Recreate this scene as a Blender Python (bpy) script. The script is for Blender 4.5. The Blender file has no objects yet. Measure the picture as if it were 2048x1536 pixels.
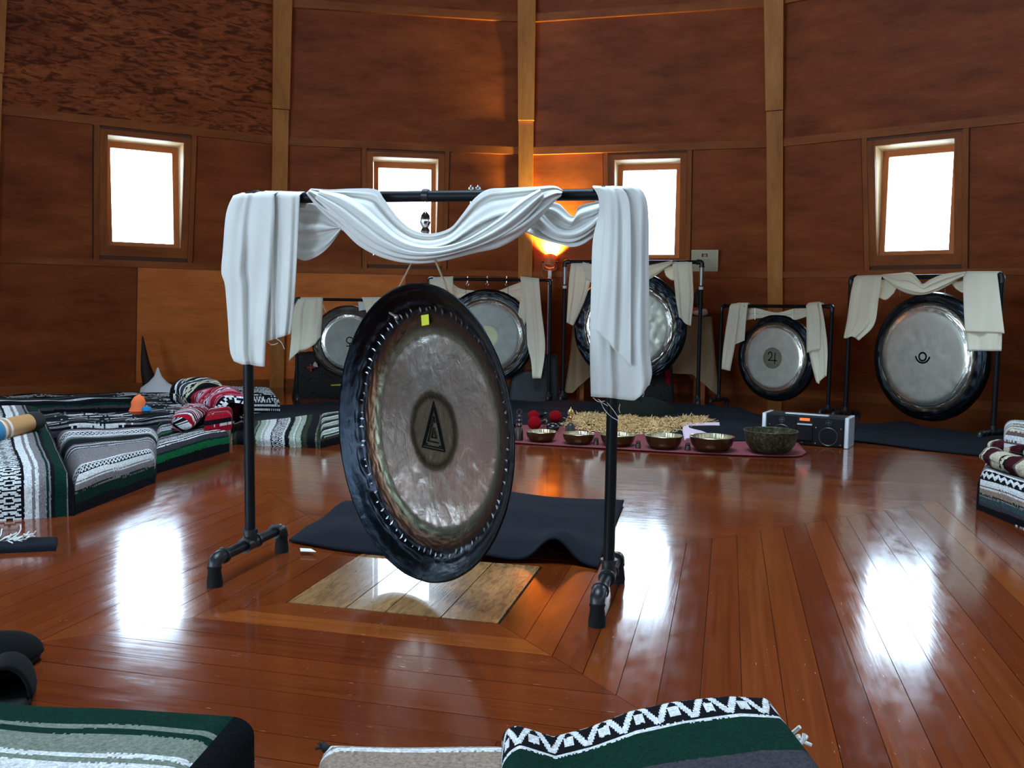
import bpy, math, random
import numpy as np
from mathutils import Vector, Matrix
random.seed(7); rng = np.random.default_rng(7)
PI = math.pi
S = bpy.context.scene
COL = S.collection

# ------------------------------------------------------------------ camera
FPX, PIT, ROLL, HC = 1763.93, .0821, .0134, .8
_F = np.array([0, math.cos(PIT), -math.sin(PIT)]); _U0 = np.array([0, math.sin(PIT), math.cos(PIT)]); _X0 = np.array([1., 0, 0])
CR = _X0 * math.cos(ROLL) + _U0 * math.sin(ROLL); CU = _U0 * math.cos(ROLL) - _X0 * math.sin(ROLL); CF = _F
CP = np.array([0, 0, HC])
cd = bpy.data.cameras.new('camera'); cam = bpy.data.objects.new('camera', cd); COL.objects.link(cam)
cd.sensor_width = 36; cd.lens = 36 * FPX / 2048; cd.clip_start = .05
m = Matrix.Identity(4)
for i in range(3):
    m[i][0], m[i][1], m[i][2], m[i][3] = CR[i], CU[i], -CF[i], CP[i]
cam.matrix_world = m
S.camera = cam

# ------------------------------------------------------------------ light and exposure
S.view_settings.view_transform = 'Standard'; S.view_settings.look = 'None'
S.view_settings.gamma = 1; S.view_settings.use_curve_mapping = False
S.view_settings.exposure = 1.35
SKY = (0.58, 0.79, 1.0); SKY_S = 9.0
w = bpy.data.worlds.new('sky'); S.world = w; w.use_nodes = True
bg = w.node_tree.nodes['Background']; bg.inputs[0].default_value = (*SKY, 1); bg.inputs[1].default_value = SKY_S
LAMP_W = 240.0

# ------------------------------------------------------------------ pixel rays of the photograph -> points in the room
def ray(u, v): return CF + CR * (u - 1024) / FPX + CU * (768 - v) / FPX
def fl(u, v, z=0.):
    d = ray(u, v); return CP + d * ((z - HC) / d[2])
def dep(u, v, y):
    d = ray(u, v); return CP + d * (y / d[1])
class Plane:                       # upright plane through two floor points
    def __init__(s, A, B):
        s.A = np.array([A[0], A[1], 0.]); s.B = np.array([B[0], B[1], 0.])
        t = s.B - s.A; s.T = t / np.linalg.norm(t); s.N = np.cross(s.T, [0, 0, 1.])
        if s.N @ (CP - s.A) < 0: s.N = -s.N
    def at(s, u, v, off=0.):
        d = ray(u, v); t = ((s.A + s.N * off - CP) @ s.N) / (d @ s.N); return CP + d * t

# ------------------------------------------------------------------ mesh helpers
ORG = {}
def srgb(r, g, b):
    f = lambda c: (c / 255 / 12.92 if c / 255 <= .04045 else ((c / 255 + .055) / 1.055) ** 2.4)
    return (f(r), f(g), f(b))
def org(p): return ORG.get(p.name, np.zeros(3)) if p else np.zeros(3)
def empty(name, loc, label=None, cat=None, group=None, kind=None):
    o = bpy.data.objects.new(name, None); COL.objects.link(o); o.empty_display_size = .05
    o.location = [float(c) for c in loc]; ORG[o.name] = np.array(loc, float)
    tag(o, label, cat, group, kind); return o
def tag(o, label=None, cat=None, group=None, kind=None):
    if label: o['label'] = label
    if cat: o['category'] = cat
    if group: o['group'] = group
    if kind: o['kind'] = kind
    return o
def mesh(name, V, Fc, mat, parent=None, smooth=False, loc=None, kind=None, label=None):
    """one mesh object; V in room coordinates"""
    V = np.asarray(V, float).reshape(-1, 3)
    if parent is not None: L = org(parent)
    elif loc is not None: L = np.array(loc, float)
    else: L = np.zeros(3)
    me = bpy.data.meshes.new(name)
    if isinstance(Fc, np.ndarray) and Fc.ndim == 2:
        k = Fc.shape[1]; n = len(Fc)
        me.vertices.add(len(V)); me.vertices.foreach_set('co', (V - L).ravel().astype(np.float32))
        me.loops.add(n * k); me.loops.foreach_set('vertex_index', Fc.ravel().astype(np.int32))
        me.polygons.add(n); me.polygons.foreach_set('loop_start', np.arange(0, n * k, k, dtype=np.int32))
        me.update(calc_edges=True); me.validate()
    else:
        me.from_pydata((V - L).tolist(), [], [list(map(int, f)) for f in Fc])
    if smooth: me.polygons.foreach_set('use_smooth', [True] * len(me.polygons))
    if mat:
        me.materials.append(mat)
    o = bpy.data.objects.new(name, me); COL.objects.link(o)
    if parent is not None: o.parent = parent; ORG[o.name] = L
    else: o.location = [float(c) for c in L]; ORG[o.name] = L
    if kind: o['kind'] = kind
    if label: o['label'] = label
    return o
def attr(o, name, typ, dom, data):
    a = o.data.attributes.new(name, typ, dom)
    key = 'color' if 'COLOR' in typ else ('vector' if 'VECTOR' in typ else 'value')
    a.data.foreach_set(key, np.asarray(data, np.float32).ravel())
def fixn(o):
    import bmesh
    b = bmesh.new(); b.from_mesh(o.data); bmesh.ops.recalc_face_normals(b, faces=b.faces); b.to_mesh(o.data); b.free(); return o
def solid(o, t, off=0.):
    md = o.modifiers.new('thickness', 'SOLIDIFY'); md.thickness = t; md.offset = off; return o
def bevel(o, wd, seg=2):
    md = o.modifiers.new('bevel', 'BEVEL'); md.width = wd; md.segments = seg; md.limit_method = 'ANGLE'; return o
class MB:
    """collects shapes into one mesh"""
    def __init__(s): s.V = []; s.F = []; s.n = 0
    def add(s, V, F):
        V = np.asarray(V, float).reshape(-1, 3); s.V.append(V)
        s.F += [[i + s.n for i in f] for f in F]; s.n += len(V); return s
    def prism(s, base, top):
        n = len(base); F = [list(range(n))[::-1], list(range(n, 2 * n))] + [[i, (i + 1) % n, n + (i + 1) % n, n + i] for i in range(n)]
        return s.add(list(base) + list(top), F)
    def box(s, c, size, ax=None):
        c = np.array(c, float); ax = np.eye(3) if ax is None else np.array(ax)
        h = np.array(size) / 2
        q = [(-1, -1), (1, -1), (1, 1), (-1, 1)]
        f = lambda z: [c + ax[0] * x * h[0] + ax[1] * y * h[1] + ax[2] * z * h[2] for x, y in q]
        return s.prism(f(-1), f(1))
    def tube(s, pts, r, n=12, cap=True):
        P = np.array(pts, float); m_ = len(P); R_ = np.broadcast_to(np.asarray(r, float), (m_,))
        T = np.gradient(P, axis=0); T /= np.linalg.norm(T, axis=1)[:, None] + 1e-12
        ref = np.array([0, 0, 1.]) if abs(T[0][2]) < .9 else np.array([1., 0, 0])
        a = np.cross(T[0], ref); a /= np.linalg.norm(a); V = []
        for i in range(m_):
            a = a - T[i] * (a @ T[i]); a /= np.linalg.norm(a); b = np.cross(T[i], a)
            for j in range(n):
                t = 2 * PI * j / n; V.append(P[i] + R_[i] * (a * math.cos(t) + b * math.sin(t)))
        F = [[i * n + j, i * n + (j + 1) % n, (i + 1) * n + (j + 1) % n, (i + 1) * n + j] for i in range(m_ - 1) for j in range(n)]
        if cap: F += [list(range(n))[::-1], [(m_ - 1) * n + j for j in range(n)]]
        return s.add(V, F)
    def lathe(s, prof, c, n=24, ax=None, cap=True):
        """prof: (radius, height) along the third axis"""
        ax = np.eye(3) if ax is None else np.array(ax); c = np.array(c, float); V = []
        for r, z in prof:
            for j in range(n):
                t = 2 * PI * j / n; V.append(c + ax[0] * r * math.cos(t) + ax[1] * r * math.sin(t) + ax[2] * z)
        m_ = len(prof)
        F = [[i * n + j, i * n + (j + 1) % n, (i + 1) * n + (j + 1) % n, (i + 1) * n + j] for i in range(m_ - 1) for j in range(n)]
        if cap: F += [list(range(n))[::-1], [(m_ - 1) * n + j for j in range(n)]]
        return s.add(V, F)
    def ball(s, c, r, n=16, sq=(1, 1, 1), ax=None):
        prof = [(max(1e-4, r * math.sin(PI * i / n)), -r * math.cos(PI * i / n)) for i in range(n + 1)]
        ax = np.eye(3) if ax is None else np.array(ax)
        return s.lathe(prof, c, n + 4, ax * np.array(sq)[:, None])
    def build(s, name, mat, parent=None, smooth=True, **k):
        o = mesh(name, np.concatenate(s.V), s.F, mat, parent, smooth, **k)
        if smooth:
            fixn(o); md = o.modifiers.new('edges', 'EDGE_SPLIT'); md.split_angle = math.radians(40)
        else: fixn(o)
        return o
def curve(P, n):
    """resample a polyline smoothly (Catmull-Rom) to n points, even in length"""
    P = np.array(P, float)
    if len(P) < 3:
        t = np.linspace(0, 1, n)[:, None]; return P[0] * (1 - t) + P[-1] * t
    Q = np.vstack([2 * P[0] - P[1], P, 2 * P[-1] - P[-2]]); out = []
    for i in range(1, len(Q) - 2):
        for t in np.linspace(0, 1, 12, endpoint=False):
            a, b, c, d = Q[i - 1], Q[i], Q[i + 1], Q[i + 2]
            out.append(.5 * (2 * b + (c - a) * t + (2 * a - 5 * b + 4 * c - d) * t * t + (3 * b - a - 3 * c + d) * t ** 3))
    out.append(P[-1]); out = np.array(out)
    L = np.r_[0, np.cumsum(np.linalg.norm(np.diff(out, axis=0), axis=1))]
    s = np.linspace(0, L[-1], n)
    return np.stack([np.interp(s, L, out[:, k]) for k in range(out.shape[1])], -1)
def gridF(nv, nu):
    i = np.arange(nv - 1)[:, None] * nu + np.arange(nu - 1)[None]
    return np.stack([i, i + 1, i + nu + 1, i + nu], -1).reshape(-1, 4)

# ------------------------------------------------------------------ materials
def mat(name, base=(.5, .5, .5), rough=.5, metal=0., **k):
    m = bpy.data.materials.new(name); m.use_nodes = True
    b = m.node_tree.nodes['Principled BSDF']
    b.inputs['Base Color'].default_value = (*base, 1); b.inputs['Roughness'].default_value = rough; b.inputs['Metallic'].default_value = metal
    for n, v in k.items(): b.inputs[n.replace('_', ' ')].default_value = v
    return m
class NT:
    def __init__(s, m): s.t = m.node_tree; s.b = s.t.nodes['Principled BSDF']; s.m = m
    def n(s, typ, **k):
        o = s.t.nodes.new(typ)
        for a, v in k.items():
            if a.startswith('i_'): o.inputs[a[2:].replace('_', ' ')].default_value = v
            else: setattr(o, a, v)
        return o
    def l(s, a, b): s.t.links.new(a, b)
    def attr(s, name): return s.n('ShaderNodeAttribute', attribute_name=name)
    def obj(s): return s.n('ShaderNodeTexCoord').outputs['Object']
    def mapp(s, src, scale):
        o = s.n('ShaderNodeMapping'); o.inputs['Scale'].default_value = scale; s.l(src, o.inputs['Vector']); return o.outputs[0]
    def noise(s, vec, scale, detail=4, rough=.55, dist=0.):
        o = s.n('ShaderNodeTexNoise'); s.l(vec, o.inputs['Vector'])
        o.inputs['Scale'].default_value = scale; o.inputs['Detail'].default_value = detail
        o.inputs['Roughness'].default_value = rough; o.inputs['Distortion'].default_value = dist
        return o.outputs['Fac']
    def ramp(s, fac, stops, const=False):
        o = s.n('ShaderNodeValToRGB'); s.l(fac, o.inputs[0]); r = o.color_ramp
        if const: r.interpolation = 'CONSTANT'
        while len(r.elements) > 1: r.elements.remove(r.elements[-1])
        r.elements[0].position = stops[0][0]; r.elements[0].color = (*stops[0][1], 1)
        for p, c in stops[1:]:
            e = r.elements.new(p); e.color = (*c, 1)
        return o.outputs[0]
    def mix(s, fac, a, b, mode='MIX'):
        o = s.n('ShaderNodeMix', data_type='RGBA', blend_type=mode)
        for v, i in ((fac, 0), (a, 6), (b, 7)):
            if hasattr(v, 'is_linked') or hasattr(v, 'links'): s.l(v, o.inputs[i])
            else: o.inputs[i].default_value = v if i == 0 else (*v, 1)
        return o.outputs[2]
    def math(s, op, a, b=0.):
        o = s.n('ShaderNodeMath', operation=op)
        for v, i in ((a, 0), (b, 1)):
            if hasattr(v, 'links'): s.l(v, o.inputs[i])
            else: o.inputs[i].default_value = v
        return o.outputs[0]
    def color(s, c): s.l(c, s.b.inputs['Base Color'])
    def bump(s, h, strength=.3, dist=.01):
        o = s.n('ShaderNodeBump'); o.inputs['Strength'].default_value = strength; o.inputs['Distance'].default_value = dist
        s.l(h, o.inputs['Height']); s.l(o.outputs[0], s.b.inputs['Normal'])
def wood(name, dark, mid, light, wild=0., rough=.5, at='grain', wscale=1., spec=.12):
    m = mat(name, mid, rough); t = NT(m); a = t.attr(at).outputs['Vector']
    broad = t.noise(t.mapp(a, (.9 * wscale, 3.2 * wscale, 1)), 1.6, 3, .6)
    fine = t.noise(t.mapp(a, (3, 60, 1)), 3, 4, .6)
    fig = t.noise(t.mapp(a, (2.6 * wscale, 11 * wscale, 1)), 1.5 if not wild else 2.3, 5, .6, .9 if not wild else 1.3)
    c = t.ramp(broad, [(.28, dark), (.5, mid), (.75, light)])
    f = t.ramp(fig, [(.38, (.34, .27, .26)), (.46, (.62, .56, .55)), (.50, (1, 1, 1)), (.60, (1.1, 1.1, 1.08)), (.64, (1.5, 1.5, 1.4))] if wild else
               [(.3, (.72, .68, .66)), (.5, (1, 1, 1)), (.7, (1.12, 1.1, 1.08))])
    c = t.mix(wild if wild else .55, c, f, 'MULTIPLY')
    c = t.mix(.35, c, t.ramp(fine, [(.3, (.7, .66, .62)), (.6, (1, 1, 1))]), 'MULTIPLY')
    t.color(c); t.bump(fine, .12, .004); t.b.inputs['Specular IOR Level'].default_value = spec
    return m
PLY = wood('plywood', (.21, .046, .012), (.31, .074, .019), (.42, .108, .028), 0, .48)
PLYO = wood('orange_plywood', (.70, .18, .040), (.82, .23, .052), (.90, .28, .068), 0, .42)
PLYW = wood('wild_plywood', (.24, .054, .015), (.35, .086, .022), (.46, .125, .033), .95, .45, wscale=.9)
TRIM = wood('trim_wood', (.27, .072, .019), (.36, .105, .028), (.46, .14, .04), 0, .45)
POST = wood('post_wood', (.44, .16, .040), (.58, .23, .058), (.68, .28, .078), 0, .42)
SASH = wood('sash_wood', (.52, .16, .05), (.6, .2, .065), (.68, .25, .08), 0, .5)
REVEAL = wood('reveal_wood', (.70, .46, .22), (.78, .54, .26), (.84, .6, .3), 0, .6)
SHELL = mat('outer_shell', (.14, .042, .016), .7)
def floor_mat():
    m = mat('floor_fir', (.2, .06, .02), .16); t = NT(m)
    a = t.attr('grain').outputs['Vector']; tone = t.attr('tone').outputs['Fac']
    c = t.ramp(tone, [(0, (.100, .0170, .0038)), (.35, (.126, .0230, .0047)), (.7, (.154, .0315, .0062)), (1, (.205, .048, .0085))])
    g = t.noise(t.mapp(a, (.9, 34, 1)), 2.2, 5, .6, .25)
    c = t.mix(.8, c, t.ramp(g, [(.3, (.62, .52, .46)), (.52, (1, 1, 1)), (.72, (1.22, 1.2, 1.12))]), 'MULTIPLY')
    b = t.noise(a, 1.3, 3)
    c = t.mix(.6, c, t.ramp(b, [(.3, (.75, .68, .62)), (.6, (1.08, 1.06, 1.03))]), 'MULTIPLY')
    fl_ = t.noise(t.mapp(a, (10, 55, 1)), 3.2, 2, .5); c = t.mix(t.ramp(fl_, [(.735, (0, 0, 0)), (.76, (.55, .55, .55))]), c, (.42, .24, .13))
    t.color(c)
    wear = t.noise(t.mapp(a, (2, 5, 1)), 5, 5, .7)
    r = t.n('ShaderNodeMapRange', i_From_Min=.35, i_From_Max=.75, i_To_Min=.10, i_To_Max=.21); t.l(wear, r.inputs[0]); t.l(r.outputs[0], t.b.inputs['Roughness'])
    h = t.noise(t.mapp(a, (1.2, 30, 1)), 2, 3, .5)
    t.bump(h, .06, .004)
    t.b.inputs['Coat Weight'].default_value = .45; t.b.inputs['Coat Roughness'].default_value = .10
    return m
FLOOR = floor_mat()
GAP = mat('floor_joint', (.02, .008, .004), .8)
def cloth(name, base, trans=.25, rough=.9, sc=180):
    m = mat(name, base, rough, Specular_IOR_Level=.12); t = NT(m)
    h = t.noise(t.obj(), sc, 3); t.bump(h, .12, .003)
    n2 = t.noise(t.obj(), 6, 3)
    c = t.mix(.35, base, t.ramp(n2, [(.3, (.86, .86, .87)), (.65, (1.04, 1.03, 1.0))]), 'MULTIPLY'); t.color(c)
    if trans:
        tr = t.n('ShaderNodeBsdfTranslucent'); tr.inputs[0].default_value = (*[min(1, b * 1.0) for b in base], 1)
        mx = t.n('ShaderNodeMixShader'); mx.inputs[0].default_value = trans
        t.l(t.b.outputs[0], mx.inputs[1]); t.l(tr.outputs[0], mx.inputs[2])
        t.l(mx.outputs[0], t.t.nodes['Material Output'].inputs[0])
    return m
WHITE = cloth('white_muslin', (.76, .74, .69), .2)
CREAM = cloth('cream_muslin', (.90, .81, .62), .2)
TANC = cloth('tan_cloth', (.33, .22, .125), .1)
BLACKC = cloth('black_cloth', (.0050, .0062, .0095), 0, .95)
FLEECE = cloth('black_fleece', (.006, .006, .006), 0, 1)
REDC = cloth('red_mat_cloth', (.19, .046, .050), 0, .9)
def woven():
    m = mat('woven_wool', (.5, .5, .5), 1., Specular_IOR_Level=.08); t = NT(m)
    c = t.attr('weave').outputs['Color']
    n = t.noise(t.obj(), 150, 4, .7)
    c = t.mix(1, c, t.ramp(n, [(.3, (.6, .6, .6)), (.52, (1, 1, 1)), (.75, (1.35, 1.35, 1.35))]), 'MULTIPLY'); t.color(c)
    t.bump(n, .9, .006); return m
WOVEN = woven()
IRON = mat('black_iron', (.004, .0045, .0055), .45, .0, Specular_IOR_Level=.16)
FIT = mat('pipe_fitting', (.022, .020, .020), .38, .5)
RUBBER = mat('rubber', (.006, .006, .0065), .7, 0, Specular_IOR_Level=.2)
CHROME = mat('chrome', (.7, .7, .7), .15, 1)
BRASS = mat('brass', (.62, .43, .17), .28, 1)
CORD = mat('cord', (.32, .2, .11), .9)
BLACKP = mat('black_plastic', (.006, .006, .007), .4, 0, Specular_IOR_Level=.2)
SILVER = mat('silver_plastic', (.62, .64, .66), .3, .5)
INK = mat('black_ink', (.004, .004, .004), .9, Specular_IOR_Level=.05)
def glassm():
    m = bpy.data.materials.new('window_glass'); m.use_nodes = True; t = m.node_tree
    t.nodes.remove(t.nodes['Principled BSDF']); o = t.nodes['Material Output']
    tr = t.nodes.new('ShaderNodeBsdfTransparent'); gl = t.nodes.new('ShaderNodeBsdfGlossy'); gl.inputs['Roughness'].default_value = .02
    fr = t.nodes.new('ShaderNodeFresnel'); fr.inputs[0].default_value = 1.45; mx = t.nodes.new('ShaderNodeMixShader')
    t.links.new(fr.outputs[0], mx.inputs[0]); t.links.new(tr.outputs[0], mx.inputs[1]); t.links.new(gl.outputs[0], mx.inputs[2]); t.links.new(mx.outputs[0], o.inputs[0])
    return m
GLASS = glassm()

# ------------------------------------------------------------------ the room: sixteen walls leaning inward
RC = np.array([-.1638, 2.7699]); A0 = 1.5255; R0 = 6.5944; LEAN = .2584
AP = R0 * math.cos(PI / 16); LA = LEAN * math.cos(PI / 16); CL = math.cos(math.atan(LA)); T16 = math.tan(PI / 16)
ZTOP = 3.95
def V(k, s, z, d):
    a = A0 - (k + .5) * PI / 8; o = np.array([math.cos(a), math.sin(a)]); t = np.array([math.sin(a), -math.cos(a)])
    p = RC + o * (AP - d) + t * s; return np.array([p[0], p[1], z])
def W(k, s, z, n):
    d = LA * z + n / CL
    if s == 'L': s = -(AP - d) * T16
    if s == 'R': s = (AP - d) * T16
    return V(k, s, z, d)
def wpiece(name, k, s0, s1, z0, z1, n0, n1, mat_, parent, vert=False, kind=None):
    q = [(s0, z0), (s1, z0), (s1, z1), (s0, z1)]
    P = [W(k, s, z, n0) for s, z in q] + [W(k, s, z, n1) for s, z in q]
    b = MB(); b.prism(P[:4], P[4:]); o = b.build(name, mat_, parent, smooth=False)
    f = lambda s: -1.3 if s == 'L' else (1.3 if s == 'R' else s)
    off = random.random() * 20
    g = [((z if vert else f(s)) + off, (f(s) if vert else z) + off * .37, k * 3.1) for s, z in q] * 2
    attr(o, 'grain', 'FLOAT_VECTOR', 'POINT', g)
    if kind: o['kind'] = kind
    return o
NAMES = {-2: 'wall_left', -1: 'wall_back_left', 0: 'wall_back_right', 1: 'wall_right'}
OP = (-.305, .315, 1.335, 2.25)       # window opening: s0, s1, z0, z1
def window(num, k, detail=True):
    s0, s1, z0, z1 = OP; dS = LA * z0 - .035
    root = empty('window_%d' % num, V(k, 0, z0, LA * z0), kind='structure')
    # deep reveals between the leaning wall and the upright sash
    for nm, sa, sb in (('reveal', s0 - .02, s0), ('reveal', s1, s1 + .02)):
        poly = [(z0, dS - .07), (z1 + .02, dS - .07), (z1 + .02, LA * z1 - .004), (z0, LA * z0 - .004)]
        b = MB(); b.prism([V(k, sa, z, d) for z, d in poly], [V(k, sb, z, d) for z, d in poly]); o = b.build(nm, REVEAL, root, smooth=False)
        attr(o, 'grain', 'FLOAT_VECTOR', 'POINT', [(z, d, k) for z, d in poly] * 2)
    b = MB(); b.prism([V(k, s, z1, d) for s, d in ((s0, dS - .07), (s1, dS - .07), (s1, LA * z1 - .004), (s0, LA * z1 - .004))],
                      [V(k, s, z1 + .02, d) for s, d in ((s0, dS - .07), (s1, dS - .07), (s1, LA * z1), (s0, LA * z1))])
    o = b.build('reveal', REVEAL, root, smooth=False); attr(o, 'grain', 'FLOAT_VECTOR', 'POINT', [(i, k, 0) for i in range(8)])
    b = MB(); b.prism([V(k, s, z0 - .03, d) for s, d in ((s0, dS - .07), (s1, dS - .07), (s1, LA * z0 - .006), (s0, LA * z0 - .006))],
                      [V(k, s, z0, d) for s, d in ((s0, dS - .07), (s1, dS - .07), (s1, LA * z0), (s0, LA * z0))])
    o = b.build('sill', REVEAL, root, smooth=False); attr(o, 'grain', 'FLOAT_VECTOR', 'POINT', [(i, k, 0) for i in range(8)])
    # sash frame and pane
    fw = .052; b = MB()
    ins = ((s0 + .003, s0 + fw, z0 + .003, z1 - .003), (s1 - fw, s1 - .003, z0 + .003, z1 - .003), (s0 + fw, s1 - fw, z0 + .003, z0 + .038), (s0 + fw, s1 - fw, z1 - .058, z1 - .003))
    for a_, b_, c_, d_ in ins:
        b.prism([V(k, a_, c_, dS - .03), V(k, b_, c_, dS - .03), V(k, b_, d_, dS - .03), V(k, a_, d_, dS - .03)],
                [V(k, a_, c_, dS + .01), V(k, b_, c_, dS + .01), V(k, b_, d_, dS + .01), V(k, a_, d_, dS + .01)])
    o = b.build('sash', SASH, root, smooth=False); attr(o, 'grain', 'FLOAT_VECTOR', 'POINT', [(i * .3, k, 0) for i in range(32)])
    q = [(s0 + fw - .01, z0 + .03), (s1 - fw + .01, z0 + .03), (s1 - fw + .01, z1 - .05), (s0 + fw - .01, z1 - .05)]
    b = MB(); b.prism([V(k, s, z, dS - .012) for s, z in q], [V(k, s, z, dS - .008) for s, z in q]); b.build('pane', GLASS, o, smooth=False)
    if detail:
        cw = .06
        wpiece('casing', k, s0 - cw, s0, z0 - .09, z1 + .045, .008, .026, TRIM, root, True)
        wpiece('casing', k, s1, s1 + cw, z0 - .09, z1 + .045, .008, .026, TRIM, root, True)
        wpiece('casing', k, s0, s1, z1, z1 + .045, .008, .026, TRIM, root)
        wpiece('casing', k, s0, s1, z0 - .09, z0, .008, .026, TRIM, root)
    # sky enters the room through this opening
    ld = bpy.data.lights.new('sky_portal', 'AREA'); ld.shape = 'RECTANGLE'; ld.size = s1 - s0; ld.size_y = z1 - z0; ld.cycles.is_portal = True
    lo = bpy.data.objects.new('sky_portal', ld); COL.objects.link(lo)
    c = V(k, (s0 + s1) / 2, (z0 + z1) / 2, dS - .04); inw = V(k, 0, 0, 1) - V(k, 0, 0, 0)
    lo.location = c; lo.rotation_euler = Vector(inw).to_track_quat('-Z', 'Z').to_euler()
GLAZED = (9, 10)      # unseen glazed doors at rear left, added to light the cloths from behind
wn = 1
for k in range(-2, 14):
    vis = k in NAMES; nm = NAMES.get(k, 'wall_rear')
    s0, s1, z0, z1 = OP if k not in GLAZED else (-.8, .8, .05, 2.1)
    root = wpiece(nm, k, 'L', 'R', -.02, z0 - .03 if k not in GLAZED else z0, -.12, 0, SHELL, None, kind='structure')
    top = z1 + .02
    for a_, b_, c_, d_ in (('L', s0 - .02, z0 - .03, top), (s1 + .02, 'R', z0 - .03, top), ('L', 'R', top, ZTOP)):
        wpiece('wall_shell', k, a_, b_, c_, d_, -.12, 0, SHELL, root)
    if k in GLAZED:
        dr = empty('door_%d' % (k - 8), V(k, 0, 0, LA * .05), kind='structure')
        for a_, b_ in ((s0, 0), (0, s1)):
            b = MB()
            for p in ((a_, a_ + .07, z0, z1), (b_ - .07, b_, z0, z1), (a_ + .07, b_ - .07, z0, z0 + .15), (a_ + .07, b_ - .07, z1 - .1, z1)):
                b.prism([W(k, p[0], p[2], -.08), W(k, p[1], p[2], -.08), W(k, p[1], p[3], -.08), W(k, p[0], p[3], -.08)], [W(k, p[0], p[2], -.04), W(k, p[1], p[2], -.04), W(k, p[1], p[3], -.04), W(k, p[0], p[3], -.04)])
            lf = b.build('door_leaf', SASH, dr, smooth=False)
            b = MB(); q = [(a_ + .06, z0 + .14), (b_ - .06, z0 + .14), (b_ - .06, z1 - .09), (a_ + .06, z1 - .09)]
            b.prism([W(k, s, z, -.062) for s, z in q], [W(k, s, z, -.058) for s, z in q]); b.build('pane', GLASS, lf, smooth=False)
        ld = bpy.data.lights.new('sky_portal', 'AREA'); ld.shape = 'RECTANGLE'; ld.size = s1 - s0; ld.size_y = z1 - z0; ld.cycles.is_portal = True
        lo = bpy.data.objects.new('sky_portal', ld); COL.objects.link(lo); lo.location = W(k, 0, (z0 + z1) / 2, -.14)
        inw = V(k, 0, 1, LA) * 1 - V(k, 0, 0, 0); nrm = np.cross(inw, V(k, 1, 0, 0) - V(k, 0, 0, 0)); 
        cen = np.array([RC[0], RC[1], 1.]) - np.array(lo.location)
        if nrm @ cen < 0: nrm = -nrm
        lo.rotation_euler = Vector(nrm).to_track_quat('-Z', 'Y').to_euler()
        continue
    window(wn, k, vis); wn += 1
    if not vis: continue
    g = .004
    wpiece('panel', k, 'L', 'R', 2.38, 3.48, 0, .008, PLYW if k == -2 else PLY, root)
    wpiece('panel', k, 'L', 'R', 3.54, 3.94, 0, .008, PLYW if k == -2 else PLY, root)
    wpiece('panel', k, 'L', s0 - .115, 1.2, 2.33, 0, .008, PLY, root)
    wpiece('panel', k, s1 + .115, 'R', 1.2, 2.33, 0, .008, PLY, root)
    j = -.05 if k == -2 else .02
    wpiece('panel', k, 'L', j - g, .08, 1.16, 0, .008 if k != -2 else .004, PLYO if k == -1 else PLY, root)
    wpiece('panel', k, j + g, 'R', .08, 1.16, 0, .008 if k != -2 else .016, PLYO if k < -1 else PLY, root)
    for a_, b_ in ((s0 - .105, s0 - .062), (s1 + .062, s1 + .105)):
        wpiece('batten', k, a_, b_, 1.205, 2.318, .008, .03, TRIM, root, True)
    wpiece('rail', k, 'L', 'R', 2.318, 2.385, .0, .04, TRIM, root)
    wpiece('rail', k, 'L', 'R', 1.15, 1.208, .0, .045, TRIM, root)
    wpiece('rail', k, 'L', 'R', 3.474, 3.54, .0, .04, TRIM, root)
    wpiece('baseboard_%s' % nm[5:], k, 'L', 'R', 0, .085, .0, .022, TRIM, None, kind='structure')
# corner posts: a tapering upper rib lapped over a narrower lower post
def cpt(k, t, z, d):
    a = A0 - k * PI / 8; o = np.array([math.cos(a), math.sin(a)]); tt = np.array([math.sin(a), -math.cos(a)])
    p = RC + o * (R0 - LEAN * z - d) + tt * t; return np.array([p[0], p[1], z])
for i, k in enumerate((-2, -1, 0, 1, 2)):
    zj = 2.62
    root = empty('trim_%d' % (i + 1), cpt(k, 0, 0, .02), kind='structure')
    for nm, za, zb, wa, wb, da in (('lower_post', 0, zj - .004, .068, .072, .075), ('upper_rib', zj, ZTOP, .076, .084, .095)):
        P = [cpt(k, t, za, d) for t, d in ((-wa, -.02), (wa, -.02), (wa, da), (-wa, da))]; Q = [cpt(k, t, zb, d) for t, d in ((-wb, -.02), (wb, -.02), (wb, da + (.03 if zb > 3 else 0)), (-wb, da + (.03 if zb > 3 else 0)))]
        b = MB(); b.prism(P, Q); o = b.build(nm, POST, root, smooth=False)
        attr(o, 'grain', 'FLOAT_VECTOR', 'POINT', [(za + i * 5, t, k) for t in (-.07, .07, .07, -.07)] + [(zb + i * 5, t, k) for t in (-.07, .07, .07, -.07)])
# roof cone with a round skylight over the middle of the room
RS, ZS = 1.7, 5.4
b = MB()
ro = R0 - LEAN * ZTOP + .05
for k in range(16):
    a, c = A0 - k * PI / 8, A0 - (k + 1) * PI / 8
    q = lambda r, t, z: np.array([RC[0] + r * math.cos(t), RC[1] + r * math.sin(t), z])
    b.prism([q(ro, a, ZTOP), q(ro, c, ZTOP), q(RS, c, ZS), q(RS, a, ZS)], [q(ro, a, ZTOP + .1), q(ro, c, ZTOP + .1), q(RS, c, ZS + .1), q(RS, a, ZS + .1)])
ceil = b.build('ceiling', mat('roof_boards', (.14, .05, .018), .6), None, smooth=False, kind='structure')
b = MB(); b.lathe([(RS - .03, ZS - .1), (RS + .03, ZS - .1), (RS + .03, ZS + .25), (RS - .03, ZS + .25), (RS - .03, ZS - .1)], (RC[0], RC[1], 0), 32, cap=False)
b.build('skylight_ring', TRIM, ceil)
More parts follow.
